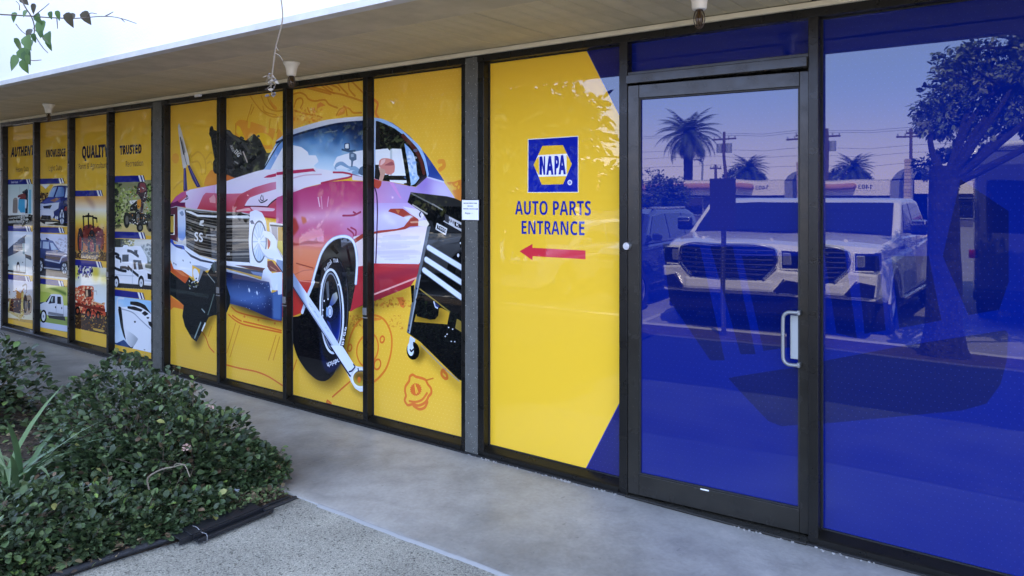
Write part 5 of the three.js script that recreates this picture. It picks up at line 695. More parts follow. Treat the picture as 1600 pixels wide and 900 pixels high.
{ // leaf litter
  const list = [], tones = [[0.16, 0.11, 0.06], [0.10, 0.065, 0.04], [0.22, 0.17, 0.09], [0.06, 0.09, 0.03], [0.13, 0.17, 0.06]];
  for (let i = 0; i < 3400; i++) { const x = -3.4 - 4.2 * Math.pow(rnd(), 1.3), z = rr(1.1, 2.75); list.push({ p: V(x, rr(0.02, 0.06), z), out: V(rr(-1, 1), rr(0, 0.3), rr(-1, 1)), s: rr(0.5, 1.1), spread: 0.25 }); }
  for (let i = 0; i < 1500; i++) { const z = rr(1.12, 2.7), e = -3.37 - 0.09 * smooth(1.45, 2.15, z) - 0.03 * Math.max(0, z - 2.1); list.push({ p: V(e - 0.02 - 0.35 * rnd() * rnd(), rr(0.015, 0.05), z), out: V(rr(-1, 1), rr(0, 0.5), rr(-1, 1)), s: rr(0.4, 0.8), spread: 0.4, tone: rnd() < 0.75 ? 3 + ((rnd() * 2) | 0) : 0 }); }
  const m = foliage('leaf_litter', scene, leafGeo(0.04, 0.022, 0.3, 0.2), list, tones, leafMat(1, 1, 1, 0.85)); tag(m, 'brown fallen leaves scattered over the soil of the planting bed', 'leaf litter', null, 'stuff');
}
// small blossoms on the middle shrub
[[330, 636], [291, 699]].forEach(([px, py], i) => {
  const [x, y] = wall(px, py, i ? 1.95 : 1.72), t = thing('blossom', ['pale pink blossom near the top of the middle shrub', 'cream pink blossom low on the front of the middle shrub'][i], 'flower', [x, y, i ? 1.95 : 1.72]);
  for (let k = 0; k < 9; k++) { const m = part('petal', leafGeo(0.015, 0.011, 0.3, 0.1), lin(0.42, 0.27, 0.22, 0.7, { side: THREE.DoubleSide }), t); m.position.set(rr(-0.02, 0.02), rr(-0.012, 0.012), rr(-0.01, 0.01)); m.lookAt(t.position.clone().add(m.position).add(V(rr(-1, 1), rr(-0.3, 1), rr(0, 1)))); }
});
{ // bare branch arching out of the shrub
  const q = [[430, 795], [455, 772], [490, 757], [520, 752], [560, 745]].map(([X, Y]) => { const z = 1.72, [x, y] = wall(X / 2.25 + 40, Y / 2.25 + 395, z); return V(x, y, z); });
  single('branch', [taper([q[0].clone().add(V(-0.02, -0.06, -0.02)), ...q, q[4].clone().add(V(0.08, -0.03, 0.02))], 0.0045, 0.0018, 6, 20), taper([q[3], q[3].clone().add(V(0.05, 0.03, 0.01)), q[3].clone().add(V(0.11, 0.035, 0.0))], 0.0022, 0.001, 5, 6)], M.dry, 'thin bare branch arching from the front of the middle shrub', 'branch');
}
// plastic edging
{
  const t = thing('lawn_edging', 'long black plastic edging strip between planting bed and paving', 'edging', [0, 0, 0]);
  part('strip', [tube([[-3.47, 0.012, 3.2], [-3.455, 0.014, 2.6], [-3.44, 0.012, 2.1], [-3.395, 0.016, 1.75], [-3.37, 0.018, 1.5]], 0.016, 8, 30), bx(-3.372, -3.362, -0.02, 0.02, 1.12, 1.5, 0.002)], M.plastic, t);
  const u = thing('edging_connector', 'broken channel shaped black edging connector lying on the corner of the bed', 'edging', [-3.355, 0.012, 1.53], 0.05);
  u.rotation.z = -0.12;
  part('channel', [bx(-0.055, 0.02, 0.012, 0.019, -0.22, 0.22, 0.002), bx(0.014, 0.021, -0.012, 0.0125, -0.22, 0.22, 0.002), bx(-0.05, 0.028, 0.020, 0.026, -0.1, 0.17, 0.002)], M.plastic, u);
  part('channel', [bx(0.03, 0.075, -0.004, 0.003, -0.26, 0.16, 0.002), bx(0.03, 0.036, 0.0035, 0.022, -0.26, 0.16, 0.002), bx(0.069, 0.075, 0.0035, 0.016, -0.26, 0.16, 0.002)], M.plastic, u);
  part('spike', new THREE.CylinderGeometry(0.010, 0.010, 0.2, 10).rotateX(Math.PI / 2).translate(0.05, 0.012, -0.32), M.plastic, u);
  part('clip_wire', tube([[-0.06, 0.02, 0.12], [0.0, 0.03, 0.12], [0.03, 0.02, 0.12], [0.075, 0.025, 0.12], [0.08, 0.0, 0.12]], 0.0018, 5, 16), M.steel, u);
}
single('sprinkler_head', [new THREE.TorusGeometry(0.016, 0.004, 8, 20).rotateX(Math.PI / 2).translate(-3.6, 0.05, 1.27), new THREE.CylinderGeometry(0.014, 0.016, 0.05, 14).translate(-3.6, 0.025, 1.27)], M.plaque, 'small round pale sprinkler cap at the corner of the planting bed', 'sprinkler');

// hanging vines
{
  const at = (px, py, z = 1.62) => { const [x, y] = wall(px, py, z); return V(x, y, z); };
  const heart = leafGeo(0.098, 0.082, 0.18, 0.25, [0, 0.12, 0.35, 0.62, 0.85, 1], [0.3, 0.9, 1, 0.72, 0.32, 0]);
  const ms = [leafMat(0.085, 0.15, 0.045), leafMat(0.11, 0.18, 0.06), leafMat(0.06, 0.11, 0.04)], brown = leafMat(0.075, 0.065, 0.04);
  const t = thing('hanging_vine', 'leafy green vine trailing in front of the white fascia at the top left', 'vine');
  const st = [[[36, -60], [33, -8], [42, 14], [50, 26], [55, 44], [53, 60], [46, 76], [44, 92]], [[-60, 20], [0, 23], [40, 25], [80, 28], [120, 29], [165, 26], [190, 29], [214, 37]], [[190, 29], [196, 35]], [[133, 29], [142, 21], [152, 22]], [[165, 26], [178, 19]], [[55, 55], [66, 72], [76, 83]], [[53, 44], [64, 55], [76, 66]], [[26, 38], [34, 48], [44, 56]], [[32, 16], [30, 6], [26, 2]], [[53, 26], [66, 16], [78, 6]], [[44, 92], [54, 95], [66, 94]], [[90, 30], [91, 45]]];
  part('stem', st.map((q, i) => taper(q.map(([x, y], k) => at(x, y, 1.62 + 0.05 * Math.sin(i * 2 + k))), i < 2 ? 0.006 : 0.0032, 0.002, 5, q.length * 4)), M.twig, t);
  for (const [x, y, s, k] of [[30, 68, 1.15, 0], [42, 64, 1, 1], [50, 70, 1.0, 0], [68, 40, 1.1, 0], [75, 59, 0.9, 1], [77, 70, 0.75, 0], [30, 96, 1.1, 1], [38, 100, 0.95, 0], [42, 86, 1, 2], [33, 84, 0.9, 0], [46, 94, 0.7, 1], [26, 27, 0.7, 0], [35, 2, 0.7, 3], [56, 14, 0.7, 3], [58, 30, 0.7, 2], [50, 53, 0.75, 3], [64, 56, 0.5, 2], [92, 25, 0.6, 0], [107, 28, 0.9, 3], [118, 30, 0.6, 3], [132, 26, 0.85, 3], [80, 26, 0.5, 2], [43, 24, 0.5, 1], [62, 34, 0.8, 0], [54, 60, 0.6, 2]]) {
    const p = at(x, y, 1.62 + rr(-0.06, 0.06)), m = part('leaf', heart, k === 3 ? brown : ms[k], t); m.position.copy(p).add(V(0, 0.03, 0)); m.up.set(0.3, 0.2, 1); m.lookAt(p.clone().add(V(rr(-0.7, 0.7), -1, rr(-0.3, 0.6)))); m.scale.setScalar(s);
  }
  const d = thing('dry_vine', 'thin dry vine stem hanging past the second lamp holder', 'vine');
  const dz = 1.26, q = [[436, -80], [437, -20], [441, 10], [442, 28], [438, 50], [432, 72], [428, 100], [425, 128]].map(([x, y]) => at(x, y, dz));
  const side = [[[431, 84], [437, 87], [443, 96]], [[432, 74], [436, 80]], [[425, 122], [419, 124], [416, 130]], [[426, 118], [432, 126], [430, 136]], [[425, 128], [424, 140], [427, 150]], [[424, 134], [418, 138]]].map((s) => s.map(([x, y]) => at(x, y, dz)));
  part('stem', [taper(q, 0.0045, 0.003, 5, 40), ...side.map((s) => taper(s, 0.0028, 0.0012, 5, 8))], M.dry, d);
  const cr = leafGeo(0.024, 0.016, 0.5, 0.4); for (let i = 0; i < 26; i++) { const p = at(424 + rr(-7, 7), rr(116, 152), dz + rr(-0.03, 0.03)); const m = part('dead_leaf', cr, i % 3 ? M.dry : M.bronze, d); m.position.copy(p); m.rotation.set(rr(0, 6), rr(0, 6), rr(0, 6)); }
}

// ───────────────────────── what stands across from the windows (seen in their reflections) ─────────────────────────
// a side outline [z, y, z, y ...] extruded to a width, nose at z = 0 pointing to the storefront
function slabOf(outline, width, bevel, holes = []) {
  const s = new THREE.Shape(); const p = []; for (let i = 0; i < outline.length; i += 2) p.push([outline[i], outline[i + 1]]);
  s.moveTo(...p[0]); for (let i = 1; i < p.length; i++) { if (p[i][1] === 'arc') continue; s.lineTo(...p[i]); } s.closePath();
  for (const h of holes) s.holes.push(h);
  const g = new THREE.ExtrudeGeometry(s, { depth: width - bevel * 2, bevelEnabled: bevel > 0, bevelThickness: bevel, bevelSize: bevel, bevelOffset: -bevel, bevelSegments: 3, curveSegments: 10, steps: 14 });
  g.rotateY(-Math.PI / 2).translate(width / 2 - bevel, 0, 0); return g;
}
function polyZ(flat, z0, z1, bevel) { const q = []; for (let i = 0; i < flat.length; i += 2) q.push(new THREE.Vector2(flat[i], flat[i + 1])); return new THREE.ExtrudeGeometry(new THREE.Shape(q), { depth: z1 - z0 - 2 * bevel, bevelEnabled: true, bevelThickness: bevel, bevelSize: bevel, bevelOffset: -bevel, bevelSegments: 3 }).translate(0, 0, z0 + bevel); }
const notch = (z, r, y0) => { const a = []; for (let k = 0; k <= 12; k++) { const t = Math.PI * k / 12; a.push(z + Math.cos(t) * r, y0 + Math.sin(t) * r * 0.92); } return a; };
function lean(g, belt, k, top = 9) { const p = g.attributes.position; for (let i = 0; i < p.count; i++) { const y = Math.min(p.getY(i), top); p.setX(i, p.getX(i) * (1 - k * Math.max(0, y - belt))); } g.computeVertexNormals(); return g; }
function pinch(g, zf, amt) { const p = g.attributes.position; for (let i = 0; i < p.count; i++) { const f = 1 - smooth(0, zf, p.getZ(i)); p.setX(i, p.getX(i) * (1 - amt * f)); } g.computeVertexNormals(); return g; }
const tyreG = lathe([[0.24, -0.12], [0.36, -0.125], [0.395, -0.1], [0.40, -0.05], [0.40, 0.05], [0.395, 0.1], [0.36, 0.125], [0.24, 0.12]], 28).rotateZ(Math.PI / 2);
const rimG = mergeGeometries([lathe([[0.03, 0.07], [0.08, 0.08], [0.085, 0.05], [0.2, 0.04], [0.235, 0.09], [0.245, 0.1], [0.245, -0.1], [0.0, -0.1]], 24).rotateZ(-Math.PI / 2).toNonIndexed(), ...[0, 1, 2, 3, 4].map((k) => new THREE.BoxGeometry(0.03, 0.2, 0.055).translate(0.075, 0.13, 0).rotateX(k * 1.2566).toNonIndexed())]);
const silver = lin(0.5, 0.5, 0.52, 0.3, { metalness: 0.8 });
function vehicle(o) {   // o: name, label, category, pos, turn, w, body, cab, wheels, scale of wheel, paint, windows, screens
  const t = thing(o.name, o.label, o.category, o.pos, o.turn ?? 0, o.group), P = o.paint, w = o.w;
  part('body', pinch(slabOf(o.body, w, 0.09), 0.55, 0.07), P, t);
  if (o.cab) part('cab', lean(slabOf(o.cab, w - 0.06, 0.05), o.belt, o.lean), P, t);
  for (const q of o.side) for (const s of [-1, 1]) { const g = slabOf(q, 0.012, 0.0); g.translate(s * (w / 2 - 0.03 + 0.004), 0, 0); part('side_window', lean(g, o.belt, o.lean), M.glassDark, t); }
  for (const [n, z0, y0, z1, y1, inset] of o.screens) { const L = Math.hypot(z1 - z0, y1 - y0), g = new THREE.BoxGeometry(w - 0.06 - inset * 2, 0.012, L, 6, 1, 4).rotateX(-Math.atan2(y1 - y0, z1 - z0)).translate(0, (y0 + y1) / 2 + 0.008, (z0 + z1) / 2 - 0.008 * Math.sign(y1 - y0)); part(n, lean(g, o.belt, o.lean), M.glassDark, t); }
  part('chassis', bx(-w / 2 + 0.18, w / 2 - 0.18, 0.22, 0.6, 0.25, o.len - 0.25, 0.02), M.black, t);
  for (const z of o.wheels) for (const s of [-1, 1]) { const g = new THREE.Group(); g.name = 'wheel'; g.position.set(s * (w / 2 - 0.15), 0.4 * o.ws, z); g.scale.set(s * 1, o.ws, o.ws); if (s < 0) { g.scale.x = 1; g.rotation.y = Math.PI; } t.add(g); part('tyre', tyreG, M.rubber, g); part('rim', rimG, silver, g); }
  return t;
}
// the white pickup, nose toward the storefront
{
  const arch = (z) => notch(z, 0.49, 0.47);
  const body = [0.06, 0.60, 0.02, 0.78, 0.0, 1.05, 0.03, 1.20, 0.14, 1.275, 0.5, 1.315, 1.0, 1.345, 1.55, 1.37, 1.62, 1.36, 3.9, 1.34, 3.95, 1.42, 5.75, 1.42, 5.82, 1.36, 5.82, 0.62, ...notch(4.72, 0.49, 0.47), ...notch(1.02, 0.49, 0.47)];
  const cab = [1.40, 1.33, 2.22, 1.82, 2.40, 1.865, 2.7, 1.89, 3.4, 1.885, 3.66, 1.84, 3.92, 1.33];
  const P = paint(0.80, 0.79, 0.78);
  const t = vehicle({ name: 'pickup_truck', label: 'white pickup truck parked nose to the storefront, reflected in the blue door and window', category: 'pickup truck', pos: [-3.24, -0.35, 7.0], w: 2.06, len: 5.8, body, cab, belt: 1.33, lean: 0.26, paint: P, ws: 1.02, wheels: [1.02, 4.72],
    side: [[1.78, 1.40, 2.30, 1.79, 2.62, 1.81, 2.60, 1.40], [2.70, 1.40, 2.72, 1.815, 3.38, 1.81, 3.56, 1.76, 3.70, 1.40]], screens: [['windscreen', 1.46, 1.37, 2.20, 1.808, 0.10], ['rear_window', 3.72, 1.80, 3.88, 1.42, 0.2]] });
  // grille and its bars
  const gr = part('grille', polyZ([-0.55, 1.245, 0.55, 1.245, 0.655, 1.19, 0.66, 1.0, 0.50, 0.805, -0.50, 0.805, -0.66, 1.0, -0.655, 1.19], -0.10, 0.06, 0.008), M.black, t);
  part('grille_frame', [tube([[-0.5, 0.80, -0.09], [-0.66, 0.99, -0.09], [-0.665, 1.18, -0.09], [-0.56, 1.25, -0.095], [0, 1.258, -0.11], [0.56, 1.25, -0.095], [0.665, 1.18, -0.09], [0.66, 0.99, -0.09], [0.5, 0.80, -0.09]], 0.017, 8, 60)], M.chrome, gr);
  for (let k = 0; k < 6; k++) { const hw = k < 2 ? 0.5 + k * 0.06 : 0.63; part('bar', tube(range(-hw, hw, 8).map((x) => [x, 0.856 + k * 0.065, -0.115]), 0.013, 6, 24), lin(0.018, 0.018, 0.02, 0.5), gr); }
  for (const x of [-0.42, 0.42]) part('marker_bolt', [0, 1, 2, 3].map((k) => new THREE.SphereGeometry(0.014, 8, 6).translate(x, 0.86 + k * 0.1, -0.13)), M.chrome, gr);
  for (const s of [-1, 1]) {
    const a = (x0, x1) => s > 0 ? [x0, x1] : [-x1, -x0];
    const h = part('headlight', bx(...a(0.71, 0.985), 0.93, 1.19, -0.025, 0.22, 0.035), M.glassDark, t);
    part('lens', [bx(...a(0.73, 0.84), 0.99, 1.15, -0.032, 0.0, 0.02)], lin(0.35, 0.37, 0.4, 0.1, { metalness: 0.6 }), h); part('light_strip', [bx(...a(0.705, 0.722), 0.93, 1.19, -0.034, 0.05, 0.005), bx(...a(0.723, 0.94), 0.93, 0.945, -0.034, 0.05, 0.005), bx(...a(0.723, 0.94), 1.175, 1.19, -0.034, 0.05, 0.005)], lin(0.8, 0.8, 0.8, 0.2), h);
    const f = part('fog_lamp', polyZ([0.66, 0.60, 0.95, 0.60, 0.97, 0.76, 0.78, 0.80, 0.62, 0.64].map((v, i) => i % 2 ? v : v * s), -0.10, 0.1, 0.01), M.black, t); part('lens', new THREE.CylinderGeometry(0.05, 0.05, 0.03, 16).rotateX(Math.PI / 2).translate(s * 0.83, 0.69, -0.078), M.glassDark, f); part('chrome_edge', [bx(...a(0.69, 0.97), 0.585, 0.60, -0.09, 0.06, 0.004), new THREE.BoxGeometry(0.016, 0.2, 0.03).rotateZ(-s * 0.6).translate(s * 0.70, 0.73, -0.08)], M.chrome, f);
    const m = new THREE.Group(); m.name = 'wing_mirror'; m.position.set(s * 1.0, 1.38, 1.86); t.add(m); part('housing', bx(...(s > 0 ? [0.08, 0.30] : [-0.30, -0.08]), -0.02, 0.2, -0.06, 0.10, 0.03), M.black, m); part('cap', bx(...(s > 0 ? [0.085, 0.295] : [-0.295, -0.085]), 0.12, 0.205, -0.068, 0.06, 0.025), M.chrome, m); part('arm', bx(...(s > 0 ? [-0.04, 0.1] : [-0.1, 0.04]), 0.0, 0.06, -0.02, 0.06, 0.015), M.black, m);
    for (const z of [2.5, 3.45]) part('door_handle', bx(...a(1.025, 1.06), 1.16, 1.195, z, z + 0.2, 0.012), M.chrome, t);
    part('door_gap', [bx(...a(1.0275, 1.0325), 0.62, 1.33, 1.66, 1.672, 0), bx(...a(1.0275, 1.0325), 0.62, 1.33, 2.64, 2.652, 0), bx(...a(1.0275, 1.0325), 0.62, 1.33, 3.74, 3.752, 0)], M.black, t); part('side_vent', bx(...a(1.02, 1.04), 1.17, 1.23, 1.36, 1.6, 0.008), M.black, t); part('side_step', bx(...a(0.92, 1.06), 0.42, 0.47, 1.6, 4.1, 0.02), M.chrome, t);
    part('arch_lip', new THREE.TorusGeometry(0.49, 0.02, 8, 24, Math.PI).scale(1, 0.94, 1).rotateY(Math.PI / 2).translate(s * 1.025, 0.47, 1.02), P, t);
  }
  part('front_bumper', [bx(-0.62, 0.62, 0.60, 0.79, -0.095, 0.2, 0.045), polyZ([-0.99, 0.90, -0.97, 0.60, -0.60, 0.60, -0.50, 0.79, -0.66, 0.93], -0.075, 0.3, 0.03), polyZ([0.99, 0.90, 0.66, 0.93, 0.50, 0.79, 0.60, 0.60, 0.97, 0.60], -0.075, 0.3, 0.03), bx(-0.97, 0.97, 0.55, 0.60, -0.09, 0.3, 0.02)], paint(0.74, 0.73, 0.73), t); part('air_dam', bx(-0.9, 0.9, 0.30, 0.545, -0.02, 0.3, 0.03), M.black, t);
  part('wiper', [new THREE.BoxGeometry(0.6, 0.012, 0.015).rotateZ(0.04).translate(-0.2, 1.405, 1.46), new THREE.BoxGeometry(0.5, 0.012, 0.015).rotateZ(0.04).translate(0.45, 1.405, 1.46)], M.black, t);
  part('hood_crease', [bx(-0.52, -0.47, 1.31, 1.338, 0.5, 1.5, 0.012), bx(0.47, 0.52, 1.31, 1.338, 0.5, 1.5, 0.012)], P, t); part('rear_view_mirror', bx(-0.12, 0.12, 1.66, 1.72, 1.99, 2.01, 0.008), M.black, t);
  const done = new Set(); t.traverse((m) => {   // the nose is bowed in plan and the bonnet is crowned
    if (!m.isMesh || m.parent.name === 'wheel' || m.parent.name === 'wing_mirror' || done.has(m.geometry)) return; done.add(m.geometry);
    const p = m.geometry.attributes.position; for (let i = 0; i < p.count; i++) { const x = p.getX(i), y = p.getY(i), z = p.getZ(i), f = 1 - smooth(0, 1.15, z), h = smooth(1.15, 1.3, y) * (1 - smooth(1.3, 1.7, z)); p.setZ(i, z + 0.20 * Math.pow(Math.abs(x), 2.3) * f); p.setY(i, y - 0.05 * x * x * h); }
    m.geometry.computeVertexNormals();
  });
}
const carBody = [0.05, 0.32, 0.0, 0.55, 0.06, 0.78, 0.3, 0.88, 1.1, 0.99, 1.3, 1.0, 3.9, 1.0, 4.5, 0.98, 4.62, 0.8, 4.58, 0.35, ...notch(3.75, 0.37, 0.34), ...notch(0.85, 0.37, 0.34)];
const sedanCab = [0.98, 0.97, 1.75, 1.38, 2.2, 1.44, 3.0, 1.43, 3.5, 1.32, 4.1, 0.98];
const suvBody = [0.05, 0.38, 0.0, 0.65, 0.05, 0.95, 0.3, 1.04, 1.1, 1.1, 1.2, 1.1, 4.3, 1.12, 4.55, 1.05, 4.6, 0.45, ...notch(3.7, 0.41, 0.38), ...notch(0.9, 0.41, 0.38)];
const suvCab = [0.95, 1.09, 1.6, 1.60, 2.0, 1.68, 3.9, 1.67, 4.25, 1.58, 4.5, 1.1];
function car(name, label, category, pos, P, big, group) {
  const t = vehicle({ name, label, category, pos, group, w: big ? 1.86 : 1.8, len: 4.6, body: big ? suvBody : carBody, cab: big ? suvCab : sedanCab, belt: big ? 1.1 : 0.98, lean: 0.28, paint: P, ws: big ? 0.86 : 0.79, wheels: big ? [0.9, 3.7] : [0.85, 3.75],
    side: big ? [[1.25, 1.15, 1.72, 1.56, 2.3, 1.6, 2.3, 1.15], [2.38, 1.15, 2.38, 1.6, 3.3, 1.6, 3.3, 1.15], [3.38, 1.15, 3.38, 1.6, 4.0, 1.56, 4.25, 1.15]] : [[1.3, 1.02, 1.85, 1.34, 2.35, 1.38, 2.35, 1.02], [2.42, 1.02, 2.42, 1.38, 2.95, 1.38, 3.4, 1.29, 3.7, 1.02]],
    screens: big ? [['windscreen', 1.02, 1.14, 1.60, 1.595, 0.1], ['rear_window', 4.26, 1.57, 4.47, 1.16, 0.12]] : [['windscreen', 1.08, 1.02, 1.75, 1.375, 0.1], ['rear_window', 3.52, 1.31, 4.0, 1.04, 0.12]] });
  const y = big ? 0.72 : 0.6; part('grille', bx(-0.45, 0.45, y - 0.08, y + 0.12, -0.02, 0.05, 0.02), M.black, t); part('front_bumper', bx(-0.8, 0.8, 0.3, 0.45, -0.03, 0.2, 0.03), big ? M.black : P, t);
  for (const s of [-1, 1]) { part('headlight', bx(...(s > 0 ? [0.5, 0.8] : [-0.8, -0.5]), y, y + 0.14, 0.0, 0.2, 0.03), lin(0.5, 0.52, 0.55, 0.08), t); part('wing_mirror', bx(...(s > 0 ? [0.9, 1.06] : [-1.06, -0.9]), big ? 1.15 : 1.0, big ? 1.28 : 1.13, 1.35, 1.45, 0.03), P, t); }
  if (big) part('roof_rails', [bx(-0.72, -0.68, 1.68, 1.72, 1.9, 3.9, 0.01), bx(0.68, 0.72, 1.68, 1.72, 1.9, 3.9, 0.01)], silver, t);
  return t;
}
car('estate_car', 'dark blue sport utility car parked beside the white pickup, reflected in the door', 'car', [-5.92, -0.35, 7.5], paint(0.02, 0.03, 0.09), true);
car('saloon_car', 'silver saloon car parked second left from the pickup, reflected in the yellow window', 'car', [-8.55, -0.35, 7.2], paint(0.62, 0.63, 0.65), false);
car('hatchback_car', 'white car parked under the trees, third left from the pickup', 'car', [-11.25, -0.35, 7.3], paint(0.75, 0.75, 0.74), true);
car('compact_car', 'dark red saloon car parked furthest left in the row facing the storefront', 'car', [-14, -0.35, 7.4], paint(0.2, 0.02, 0.02), false);
car('family_car', 'light grey saloon car in the back row of the parking lot', 'car', [-9.6, -0.35, 19], paint(0.55, 0.56, 0.58), false);
{ // tall van
  const body = [0.02, 0.45, 0.0, 1.9, 0.06, 2.35, 0.22, 2.58, 0.5, 2.64, 4.4, 2.62, 4.75, 2.4, 5.2, 1.5, 5.9, 1.1, 6.0, 0.45, ...notch(4.95, 0.42, 0.4), ...notch(1.1, 0.42, 0.4)];
  const t = vehicle({ name: 'cargo_van', label: 'tall van with a pale roof edge at the right border of the blue window reflection', category: 'van', pos: [-0.42, -0.35, 9.4], w: 2.15, len: 6, body, belt: 1.2, lean: 0.04, paint: paint(0.045, 0.05, 0.075), ws: 0.88, wheels: [1.1, 4.95], side: [], screens: [] });
  part('roof_panel', [bx(-1.02, 1.02, 2.60, 2.69, 0.28, 4.4, 0.045), tube([[-1.06, 2.15, 0.03], [-1.05, 2.4, 0.05], [-0.98, 2.58, 0.12], [-0.85, 2.66, 0.24], [0, 2.70, 0.26], [0.85, 2.66, 0.24], [1.0, 2.55, 0.12]], 0.055, 10, 60)], paint(0.74, 0.74, 0.73), t);
  for (const s of [-1, 1]) { const a = (x0, x1) => s > 0 ? [x0, x1] : [-x1, -x0]; const d = part('rear_door', bx(...a(0.01, 0.94), 0.55, 2.40, -0.03, 0.02, 0.02), paint(0.04, 0.045, 0.07), t); part('pane', bx(...a(0.12, 0.84), 1.4, 2.15, -0.036, -0.025, 0.004), M.glassDark, d); part('tail_light', bx(...a(0.98, 1.06), 1.02, 1.14, -0.03, 0.05, 0.015), lin(0.35, 0.02, 0.02, 0.15), t); }
  part('rear_bumper', bx(-1.0, 1.0, 0.4, 0.55, -0.08, 0.1, 0.03), M.black, t);
}
{ // parking sign seen from behind, on a perforated post
  const t = thing('parking_sign', 'dark rectangular sign on a perforated post in front of the pickup, reflected in the door', 'sign', [-2.92, -0.1, 5.5]);
  part('plate', bx(-0.155, 0.155, 1.27, 1.89, -0.002, 0.002, 0.001), M.signBack, t);
  const post = part('post', bx(-0.025, 0.025, -0.3, 1.86, 0.004, 0.05, 0.004), M.signBack, t); part('hole', Array.from({ length: 28 }, (_, k) => new THREE.CylinderGeometry(0.006, 0.006, 0.002, 10).rotateX(Math.PI / 2).translate(0, 0.1 + k * 0.04, 0.003)), M.steel, post);
}
// broad-leaved trees
const treeLeaf = leafMat(1, 1, 1, 0.5);
function tree(label, x, z, y0, trunkR, forkY, crown, n, L, tones, group, leanX = 0) {   // crown: lobes [x, y, z, rx, ry, rz] about the base
  const t = thing('tree', label, 'tree', [x, y0, z], 0, group);
  const top = V(leanX, forkY, 0);
  part('trunk', [taper([V(0, -0.05, 0), V(leanX * 0.2, forkY * 0.4, 0.02), top], trunkR * 1.15, trunkR * 0.8, 14, 16), lathe([[trunkR * 1.7, -0.05], [trunkR * 1.35, 0.08], [trunkR * 1.12, 0.3], [trunkR, 0.6]], 14)], M.bark, t);
  const limbs = [], list = [];
  crown.forEach(([cx, cy, cz, rx, ry, rz]) => {
    limbs.push(taper([top.clone().add(V(0, -0.25, 0)), top.clone().lerp(V(cx, cy, cz), 0.5).add(V(rr(-.2, .2), 0.1, rr(-.2, .2))), V(cx, cy + ry * 0.3, cz)], trunkR * 0.26, trunkR * 0.07, 8, 10));
    for (let k = 0; k < 5; k++) { const d = V(rr(-1, 1), rr(-0.4, 1), rr(-1, 1)).normalize(); limbs.push(taper([V(cx, cy, cz), V(cx + d.x * rx * .5, cy + d.y * ry * .5, cz + d.z * rz * .5), V(cx + d.x * rx * .95, cy + d.y * ry * .95, cz + d.z * rz * .95)], trunkR * 0.14, 0.012, 5, 6)); }
  });
  const vol = crown.map((c) => c[3] * c[4] * c[5]), sum = vol.reduce((a, b) => a + b);
  crown.forEach(([cx, cy, cz, rx, ry, rz], ci) => {
    const m = Math.round(n * vol[ci] / sum), clumps = Math.max(6, Math.round(m / 60));
    for (let k = 0; k < clumps; k++) {
      const d = V(rr(-1, 1), rr(-1, 1), rr(-1, 1)).normalize(), f = Math.pow(rnd(), 0.4) * rr(0.8, 1.08), q = V(cx + d.x * rx * f, cy + d.y * ry * f, cz + d.z * rz * f), cr = rr(0.12, 0.3) * Math.min(rx, ry, rz), tone = (rnd() * tones.length) | 0;
      for (let i = 0; i < m / clumps; i++) { const e = V(rr(-1, 1), rr(-1, 1), rr(-1, 1)); if (e.length() > 1) e.normalize(); list.push({ p: q.clone().addScaledVector(e, cr), out: V(e.x * 0.6, e.y * 0.4 - 0.2, e.z * 0.6).addScaledVector(d, 0.5), s: rr(0.7, 1.3), tone: rnd() < 0.7 ? tone : undefined }); }
    }
  });
  part('limbs', limbs, M.bark, t);
  foliage('crown', t, leafGeo(L, L * 0.5), list, tones, treeLeaf);
  return t;
}
const dusky = [[0.016, 0.026, 0.012], [0.022, 0.032, 0.014], [0.012, 0.02, 0.01]], pale = [[0.14, 0.19, 0.09], [0.19, 0.24, 0.12], [0.09, 0.13, 0.06], [0.25, 0.28, 0.16]];
const green = [[0.05, 0.08, 0.03], [0.07, 0.10, 0.04], [0.04, 0.065, 0.028], [0.09, 0.115, 0.05]];
tree('leafy tree with thick trunk between the pickup and the van in the blue window', -1.27, 5.5, -0.1, 0.165, 2.0, [[0.5, 2.85, 1.0, 1.0, 0.6, 0.9], [1.5, 3.0, 1.2, 1.2, 0.65, 1.0], [-0.05, 2.6, 0.9, 0.55, 0.42, 0.6], [2.6, 2.9, 1.0, 1.1, 0.7, 1.0], [0.9, 3.3, 0.8, 0.9, 0.5, 0.8], [-0.25, 2.1, 1.8, 0.4, 0.3, 0.4], [0.7, 2.8, 1.5, 0.8, 0.34, 0.6], [1.7, 2.85, 1.6, 0.9, 0.4, 0.6], [0.3, 3.2, 1.3, 0.7, 0.4, 0.6]], 26000, 0.07, pale);
for (const [x, z, s, lab] of [[-7.4, 5.5, 1, 'dense tree opposite the yellow window'], [-11.4, 5.7, 1.15, 'dense tree opposite the black tool cart window'], [-15.6, 5.6, 1.2, 'dense tree opposite the red car bonnet window'], [-20.5, 5.9, 1.3, 'dense tree opposite the pliers window'], [-26, 6.4, 1.5, 'large dense tree opposite the post between the window groups'], [-33, 7, 1.9, 'large dense tree opposite the motorhome window'], [-43, 8, 2.5, 'huge dense tree opposite the farthest windows'], [-60, 11, 3.2, 'farthest huge dense tree at the end of the soil strip']])
  tree(lab + ' on the soil strip', x, z, -0.1, 0.14 * s, 1.3 * s, [[0, 3.0 * s, 0, 1.7 * s, 1.3 * s, 1.3 * s], [-1.3 * s, 2.2 * s, 0.2, 1.2 * s, 1.2 * s, 1.1 * s], [1.3 * s, 2.3 * s, -0.1, 1.2 * s, 1.1 * s, 1.1 * s], [0.2, 4.5 * s, 0, 1.5 * s, 1.1 * s, 1.1 * s], [0.1, 1.6 * s, 0.4, 1.3 * s, 0.8 * s, 0.9 * s]], 17000, 0.165 * Math.sqrt(s), x < -12 ? dusky : green, 'trees on the soil strip');
